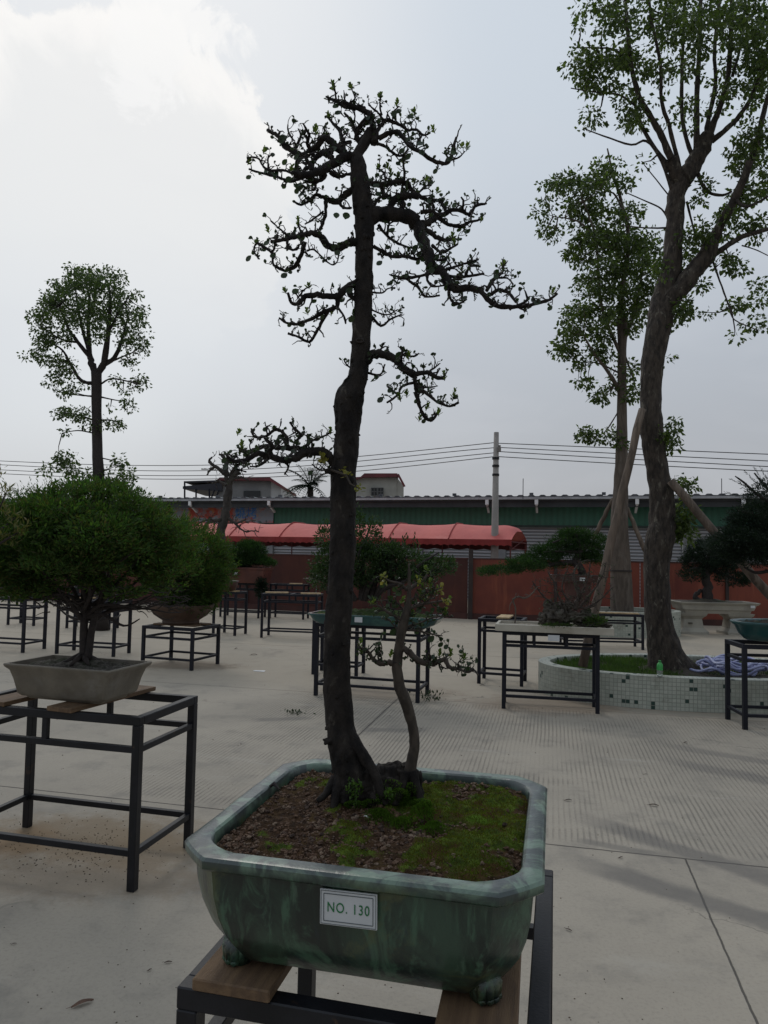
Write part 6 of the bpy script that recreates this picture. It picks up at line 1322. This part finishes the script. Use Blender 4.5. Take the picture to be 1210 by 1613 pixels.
# ---- lone tree on the left
random.seed(103)
Y3 = 14.0; TL = Tree(Y3); b3 = tree_obj('street_tree', Vector((D(155, 900, Y3).x, Y3, 0)), 'lone round crowned tree rising behind the bushy bonsai on the left'); ZL = (0, 400, .409)
k = MB(); te = [(1010, 150, 172), (900, 148, 168), (760, 147, 164.5), (700, 145.5, 161), (650, 145, 160), (600, 144.5, 160), (580, 143, 161)]; P = []; rr = []
for i in range(len(te)-1):
    for j in range(3):
        t = j/3; y, a, b = [te[i][q]*(1-t)+te[i+1][q]*t for q in range(3)]; P.append(D((a+b)/2, y, Y3)); rr.append((b-a)/2*Y3/F); TL.nodes.append(((a+b)/2, y, Y3))
P[0] = Vector((P[0].x, P[0].y, 0)); k.tube(P, rr, 18, True, .012, 8)
for pth, r0, r1, dz in (([(370, 460), (352, 420), (345, 370), (340, 270), (345, 150)], 16, 4, .2), ([(375, 460), (400, 420), (415, 320), (425, 200), (420, 120)], 16, 4, -.2), ([(390, 430), (440, 400), (470, 330), (490, 250)], 12, 3, .3), ([(350, 400), (300, 340), (260, 280), (230, 200)], 9, 3, -.3), ([(345, 385), (320, 300), (300, 200), (290, 120)], 7, 3, .4), ([(355, 498), (310, 485), (270, 420), (240, 370), (190, 340)], 8, 2.5, .2), ([(400, 430), (450, 405), (510, 380)], 6, 2, -.2), ([(352, 548), (320, 545), (260, 540)], 4, 2, .3), ([(390, 500), (430, 480), (490, 490), (530, 500)], 4, 2, -.3), ([(385, 550), (430, 560), (490, 570)], 3.5, 1.5, .2), ([(360, 640), (300, 620), (240, 610)], 4, 1.5, .1), ([(390, 640), (430, 640), (460, 650)], 3.5, 1.5, 0), ([(360, 690), (300, 680), (240, 690)], 3, 1.5, 0), ([(350, 230), (370, 150), (375, 80)], 5, 2, 0), ([(420, 300), (460, 220), (500, 160)], 5, 2, 0), ([(300, 340), (240, 330), (170, 290)], 5, 2, 0)): TL.trace(k, pth, ZL, r0, r1, dz, n=8, knob=.3)
k.build('trunk', M['dark_twig'], b3, smooth=True)
k = MB(); tw = MB()
B = [(320, 90, 90, 50, 32, 1.0), (400, 110, 80, 55, 30, 1.0), (250, 150, 80, 60, 30, 1.0), (470, 170, 60, 60, 20, .8), (340, 180, 120, 70, 46, 1.3), (190, 220, 60, 60, 22, .8), (150, 260, 45, 50, 12, .6), (260, 260, 80, 60, 22, 1.1), (430, 240, 80, 60, 24, 1.1), (530, 260, 45, 70, 16, .7), (160, 340, 50, 30, 10, .5), (130, 390, 30, 30, 6, .4), (230, 330, 60, 40, 12, .7), (350, 290, 80, 50, 13, 1.0), (480, 330, 60, 50, 11, .7), (545, 340, 25, 40, 6, .4), (190, 400, 50, 40, 12, .5), (250, 430, 50, 40, 9, .5), (500, 420, 30, 20, 4, .4), (220, 490, 40, 40, 10, .4), (290, 510, 40, 30, 6, .4), (240, 545, 30, 25, 4, .3), (540, 505, 28, 25, 6, .2), (490, 530, 25, 15, 2, .2), (490, 575, 20, 25, 4, .2), (450, 480, 25, 15, 2, .2), (250, 610, 40, 35, 9, .3), (310, 630, 40, 35, 8, .3), (350, 660, 30, 20, 5, .2), (440, 655, 30, 18, 5, .2), (400, 640, 15, 30, 3, .2), (245, 690, 22, 15, 2, .2), (430, 600, 15, 15, 1, .2), (330, 600, 25, 20, 2, .2)]
clumps(k, tw, TL, B, ZL, .128, 32, .066, .6)
clumps(k, tw, TL, [(250, 790, 40, 30, 7, .3), (280, 840, 50, 40, 9, .3), (190, 830, 25, 30, 3, .2), (460, 800, 30, 15, 4, .2), (490, 860, 20, 40, 5, .3), (430, 860, 40, 30, 6, .3), (300, 780, 10, 15, 1, .1), (380, 850, 30, 20, 4, .2), (235, 770, 15, 12, 1, .1), (440, 890, 60, 30, 8, .3)], ZL, .15, 26, .085, .5)
tw.build('twigs', M['dark_twig'], b3); k.build('crown', M['leaf_left'], b3)

# =================================================================== RIGHT SIDE POTS
random.seed(120)
Yw = 15.3; S7 = Yw/F; wb = mat('white_concrete', (.36, .34, .29), (.28, .265, .23), 3, .75, .004, 20, third=(.20, .19, .16), tscale=2)
w_l = D(1070, 947, Yw); w_r = D(1196, 951, Yw); wwid = w_r.x-w_l.x; wc = Vector(((w_l.x+w_r.x)/2, Yw+.3, 0)); ztop = (w_l.z+w_r.z)/2
wt = thing('stone_planter_table', wc, 'white concrete trough planter on two carved pedestals in front of the hoarding on the right', 'planter')
k = MB(); rg = []
for z, hx_, hy_ in ((ztop-.24, wwid/2-.16, .24), (ztop-.17, wwid/2-.14, .26), (ztop-.16, wwid/2-.10, .29), (ztop-.06, wwid/2-.06, .31), (ztop-.05, wwid/2-.03, .33), (ztop-.012, wwid/2, .36), (ztop, wwid/2, .36), (ztop, wwid/2-.06, .30), (ztop-.04, wwid/2-.07, .29)): rg.append([wc+Vector((x, y, z)) for x, y in ((-hx_, -hy_), (hx_, -hy_), (hx_, hy_), (-hx_, hy_))])
k.loft(rg); k.build('trough', wb, wt)
for s_ in (-1, 1):
    cx = s_*(wwid/2-.34); k = MB(); rg = []
    for z, a_, b_2 in ((0, .30, .27), (.05, .30, .27), (.09, .26, .23), (.13, .22, .19), (ztop-.36, .19, .17), (ztop-.32, .22, .20), (ztop-.29, .26, .23), (ztop-.24, .28, .25)): rg.append([wc+Vector((cx+x, y, z)) for x, y in ((-a_, -b_2), (a_, -b_2), (a_, b_2), (-a_, b_2))])
    k.loft(rg, True, True); pe = k.build('pedestal', wb, wt)
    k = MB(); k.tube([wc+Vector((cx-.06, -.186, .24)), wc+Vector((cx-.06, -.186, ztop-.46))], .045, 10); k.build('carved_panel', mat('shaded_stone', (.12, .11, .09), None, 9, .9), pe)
k = MB(); n = 20
for i in range(n+1):
    for j in range(n+1): x = -1+2*i/n; y = -1+2*j/n; k.v.append(wc+Vector((x*(wwid/2-.07), y*.29, ztop-.03+.10*math.exp(-(x+.15)**2*3-y*y))))
k.f = [(i*(n+1)+j, (i+1)*(n+1)+j, (i+1)*(n+1)+j+1, i*(n+1)+j+1) for i in range(n) for j in range(n)]; k.build('soil', darksoil, wt, smooth=True)
q = D(1186, 956, Yw-.07); k = MB(); k.box(q, (.09, .004, .05)); k.build('label_plate', platem, wt)
yw2 = Yw+.3; wtree = thing('bonsai_tree', D(1115, 945, yw2), 'dark needle leaved bonsai in the white concrete trough on the right', 'bonsai tree'); WT = Tree(yw2); k = MB()
for pth, r0, r1 in (([(1112, 948), (1115, 925), (1112, 905), (1118, 880), (1125, 855)], 9, 3), ([(1113, 905), (1095, 895), (1085, 900)], 4, 1.5), ([(1116, 895), (1140, 905), (1165, 915)], 4, 1.5), ([(1118, 880), (1140, 870), (1160, 870)], 4, 1.5), ([(1100, 948), (1095, 938), (1105, 930)], 5, 3)): WT.trace(k, pth, (0, 0, 1), r0, r1, random.uniform(-.2, .2), n=8, knob=.5)
k.build('trunk', M['dark_twig'], wtree, smooth=True); k = MB()
for x, y, rx, ry, n_ in ((1115, 872, 36, 16, 900), (1105, 885, 30, 12, 500), (1090, 905, 18, 10, 260), (1130, 895, 26, 10, 400), (1158, 912, 26, 10, 420), (1140, 860, 26, 14, 450), (1115, 855, 14, 8, 140), (1150, 885, 20, 9, 260)): sprayvol(k, D(x, y, yw2), 1.0, n_, .07, .016, 5, (rx*S7, .4, ry*S7), .3, .3, 2.5, .35, None, x*.1)
k.build('crown', M['leaf_dark'], wtree)
# ---- teal oval bowl on the right stand with its big dark bonsai
R3c = stands['R3'][1]; q0 = D(1159, 978, 7.1); ob = Vector((q0.x+.52, 7.14, .812)); zt = q0.z-.812
plank(Vector((ob.x-.12, ob.y, .79)), (.16, .5, .02), -5, 'dark brown plank under the teal oval bowl at the right edge')
simple_pot('bonsai_pot', 'teal oval bowl on the stand at the right edge', ob, R(-5), [(0, .38, .20, 0, 0), (.01, .40, .22, 0, 0), (zt*.35, .455, .26, 0, 0), (zt*.75, .49, .29, 0, 0), (zt*.82, .51, .31, 0, 0), (zt*.95, .53, .33, 0, 0), (zt, .52, .32, 0, 0), (zt-.004, .49, .29, 0, 0), (zt-.03, .48, .28, 0, 0)], teal, darksoil, zt-.03, .04, rnd=True)
bgk = thing('bonsai_tree', ob+Vector((.1, 0, zt)), 'large dark feathery bonsai leaning in from the right edge over the teal bowl', 'bonsai tree'); Yk = 7.3; S8 = Yk/F; KT = Tree(Yk); k = MB()
for pth, r0, r1 in (([(1262, 975), (1255, 930), (1245, 890), (1235, 850), (1225, 800), (1220, 770)], 12, 4), ([(1248, 905), (1215, 900), (1190, 902), (1172, 893)], 4, 1.5), ([(1240, 870), (1205, 860), (1170, 850), (1140, 850)], 5, 1.5), ([(1232, 830), (1200, 815), (1170, 805)], 4, 1.5), ([(1225, 800), (1195, 780), (1172, 760), (1158, 750)], 3, 1), ([(1222, 790), (1205, 765), (1188, 745)], 3, 1)): KT.trace(k, pth, (0, 0, 1), r0, r1, random.uniform(-.15, .15), n=8, knob=.4)
k.build('trunk', M['dark_twig'], bgk, smooth=True); k = MB()
for x, y, rx, ry, n_ in ((1200, 850, 62, 28, 1900), (1180, 865, 50, 18, 900), (1160, 850, 32, 20, 600), (1195, 815, 40, 22, 900), (1215, 780, 30, 24, 600), (1190, 880, 40, 12, 500), (1240, 830, 40, 60, 1000), (1135, 858, 18, 10, 160), (1180, 830, 26, 18, 420)): sprayvol(k, D(x, y, Yk), 1.0, n_, .035, .009, 5, (rx*S8, .4, ry*S8), .3, .3, 2.5, .4, None, x*.1)
for x, y, a in ((1175, 765, 2.5), (1165, 758, 2.6), (1180, 752, 2.3), (1195, 760, 2.2), (1170, 790, 2.7), (1200, 750, 2.0), (1185, 775, 2.4), (1158, 775, 2.8), (1190, 748, 2.2), (1205, 758, 1.9), (1160, 800, 2.9), (1150, 830, 3.0)):
    d = Vector((math.cos(a), random.uniform(-.3, .3), math.sin(a)*.9)).normalized(); q = D(x+10, y+8, Yk+random.uniform(-.15, .15))
    for j in range(26): k.leaf(q+d*.16*j/26, (d+rv(.75)).normalized(), rdir(), .03, .006)
k.build('crown', M['leaf_dark'], bgk)
# ---- yellowish shrub poking in at the left edge
Yj = 3.3; S9 = Yj/F; yl = thing('bonsai_tree', Vector((D(-60, 1000, Yj).x, Yj, .9)), 'pale yellow green leafy shrub poking in at the left edge', 'shrub'); k = MB(); YT = Tree(Yj)
for pth in ([(-60, 1000), (-50, 920), (-30, 860), (-5, 810), (10, 775)], [(-45, 900), (-20, 870), (10, 850), (30, 838)], [(-30, 850), (0, 835), (25, 815)], [(-50, 920), (-20, 930), (5, 925)]): YT.trace(k, pth, (0, 0, 1), 3.5, .8, random.uniform(-.1, .1), n=6, knob=.5)
k.build('branches', M['dark_twig'], yl); k = MB()
for x, y, n_ in ((5, 775, 40), (2, 800, 36), (0, 745, 14), (30, 835, 40), (20, 815, 26), (40, 822, 18), (5, 850, 40), (-15, 790, 40), (22, 850, 24), (-20, 840, 60), (-30, 900, 60)):
    for i in range(n_): q = D(x, y, Yj)+rv(.035); k.leaf(q, (rv(1)+Vector((.3, 0, .6))).normalized(), rdir(), .034, .008)
k.build('foliage', leafmat('yellow_green_leaf', [(.14, .15, .04), (.20, .17, .06), (.07, .10, .03), (.26, .2, .1)], .3, .5), yl)

# =================================================================== FALLEN LEAVES AND LITTER
random.seed(140)
dry = mat('dry_leaf', (.13, .075, .05), (.09, .05, .035), 30, .8); dl2 = mat('dark_dry_leaf', (.04, .025, .02), (.06, .04, .03), 30, .85)
def fallen(px, py, L, a, m, lab, cat='leaf', grp='fallen leaves on the concrete'):
    p = G(px, py, .004); k = MB(); n = 8; up = []
    c, s_ = math.cos(a), math.sin(a)
    for i in range(n+1):
        t = i/n; w_ = L*.15*math.sin(math.pi*min(1, t*1.02))**.8+.0004; x = (t-.5)*L; z = .012*math.sin(t*3.0)*L/.08
        for sg in (-1, 0, 1): k.v.append(p+Vector((x*c-sg*w_*s_, x*s_+sg*w_*c, z+(1-abs(sg))*L*.07)))
    k.f = [(i*3+j, (i+1)*3+j, (i+1)*3+j+1, i*3+j+1) for i in range(n) for j in (0, 1)]
    k.tube([p+Vector((-.5*L*c, -.5*L*s_, .004)), p+Vector((-.72*L*c, -.72*L*s_, .003))], .0009, 4)
    tag(k.build('fallen_leaf', m), lab, cat, grp)
fallen(130, 1582, .075, R(35), dry, 'brown curled fallen leaf on the concrete at the bottom left corner')
for px, py, L, a, where in ((236, 1528, .02, 1.0, 'between the curled leaf and the foreground stand'), (140, 1335, .07, .3, 'on the sand under the left stand'), (118, 1333, .05, 2.4, 'left one on the sand under the left stand'), (265, 1516, .03, .2, 'just left of the foreground stand corner'), (895, 1261, .05, .1, 'right of the green pot on the ribbed concrete'), (1030, 1269, .06, -.3, 'on the ribbed concrete at the far right'), (1017, 1220, .03, 0, 'on the ribbed concrete above the others'), (896, 1465, .03, -.7, 'on the smooth slab right of the stand'), (978, 1351, .03, .5, 'beside the slab joint at the right'), (22, 1487, .02, .4, 'near the left edge on the bare concrete'), (760, 1080, .06, .3, 'in front of the stand with the yellow plank'), (400, 1032, .10, .2, 'on the concrete right of the low stand'), (372, 1022, .08, 1.2, 'behind the low stand'), (1080, 1170, .05, .5, 'in front of the tiled planter')):
    fallen(px, py, L, a, dl2, 'small dark dry leaf ' + where)
q = G(398, 1057, .004); k = MB(); k.add([q, q+Vector((.16, -.05, .002)), q+Vector((.17, -.01, .012)), q+Vector((.02, .05, .004))], [(0, 1, 2, 3)]); tag(k.build('paper_scrap', platem), 'white paper scrap on the concrete right of the low stand', 'paper')
k = MB(); cnt = 0
while cnt < 420:
    px = random.uniform(0, 1210); py = random.uniform(990, 1613); p = G(px, py, .001)
    if noise.noise(p*1.3) < -.05 and random.random() < .7: continue
    r = random.uniform(.0012, .004)*(1 if py > 1200 else 1.8); k.blob(p, r, (1, 1, .5), .2, 1.5, 0, px); cnt += 1
for i in range(500):
    p = G(random.gauss(130, 80), random.gauss(1335, 26), .001); k.blob(p, random.uniform(.001, .0045), (1, 1, .6), .2, 1.5, 0, i)
tag(k.build('ground_litter', mat('litter_crumb', (.10, .07, .045), (.05, .035, .026), 60, .9)), 'dark crumbs and grit scattered over the concrete', 'litter', kind='stuff')
# weeds at the stand behind the trunk
q = G(673, 1105); wd_ = thing('weed_sprig', q, 'small dark leafy sprig on the concrete under the end of the long stand', 'plant'); k = MB()
for i in range(70): p = q+Vector((random.gauss(0, .08), random.gauss(0, .05), random.uniform(.0, .10))); k.leaf(p, (Vector((0, 0, 1))+rv(.9)).normalized(), rdir(), .045, .02)
k.build('leaves', M['leaf_bonsai'], wd_)
q = G(466, 1124); w2 = thing('weed_sprig', q, 'tiny flat green weed on the concrete left of the bonsai trunk', 'plant'); k = MB()
for i in range(40): p = q+Vector((random.gauss(0, .06), random.gauss(0, .04), random.uniform(.0, .02))); k.leaf(p, (Vector((0, 0, .4))+rv(.9)).normalized(), rdir(), .035, .015)
k.build('leaves', M['leaf_bonsai'], w2)
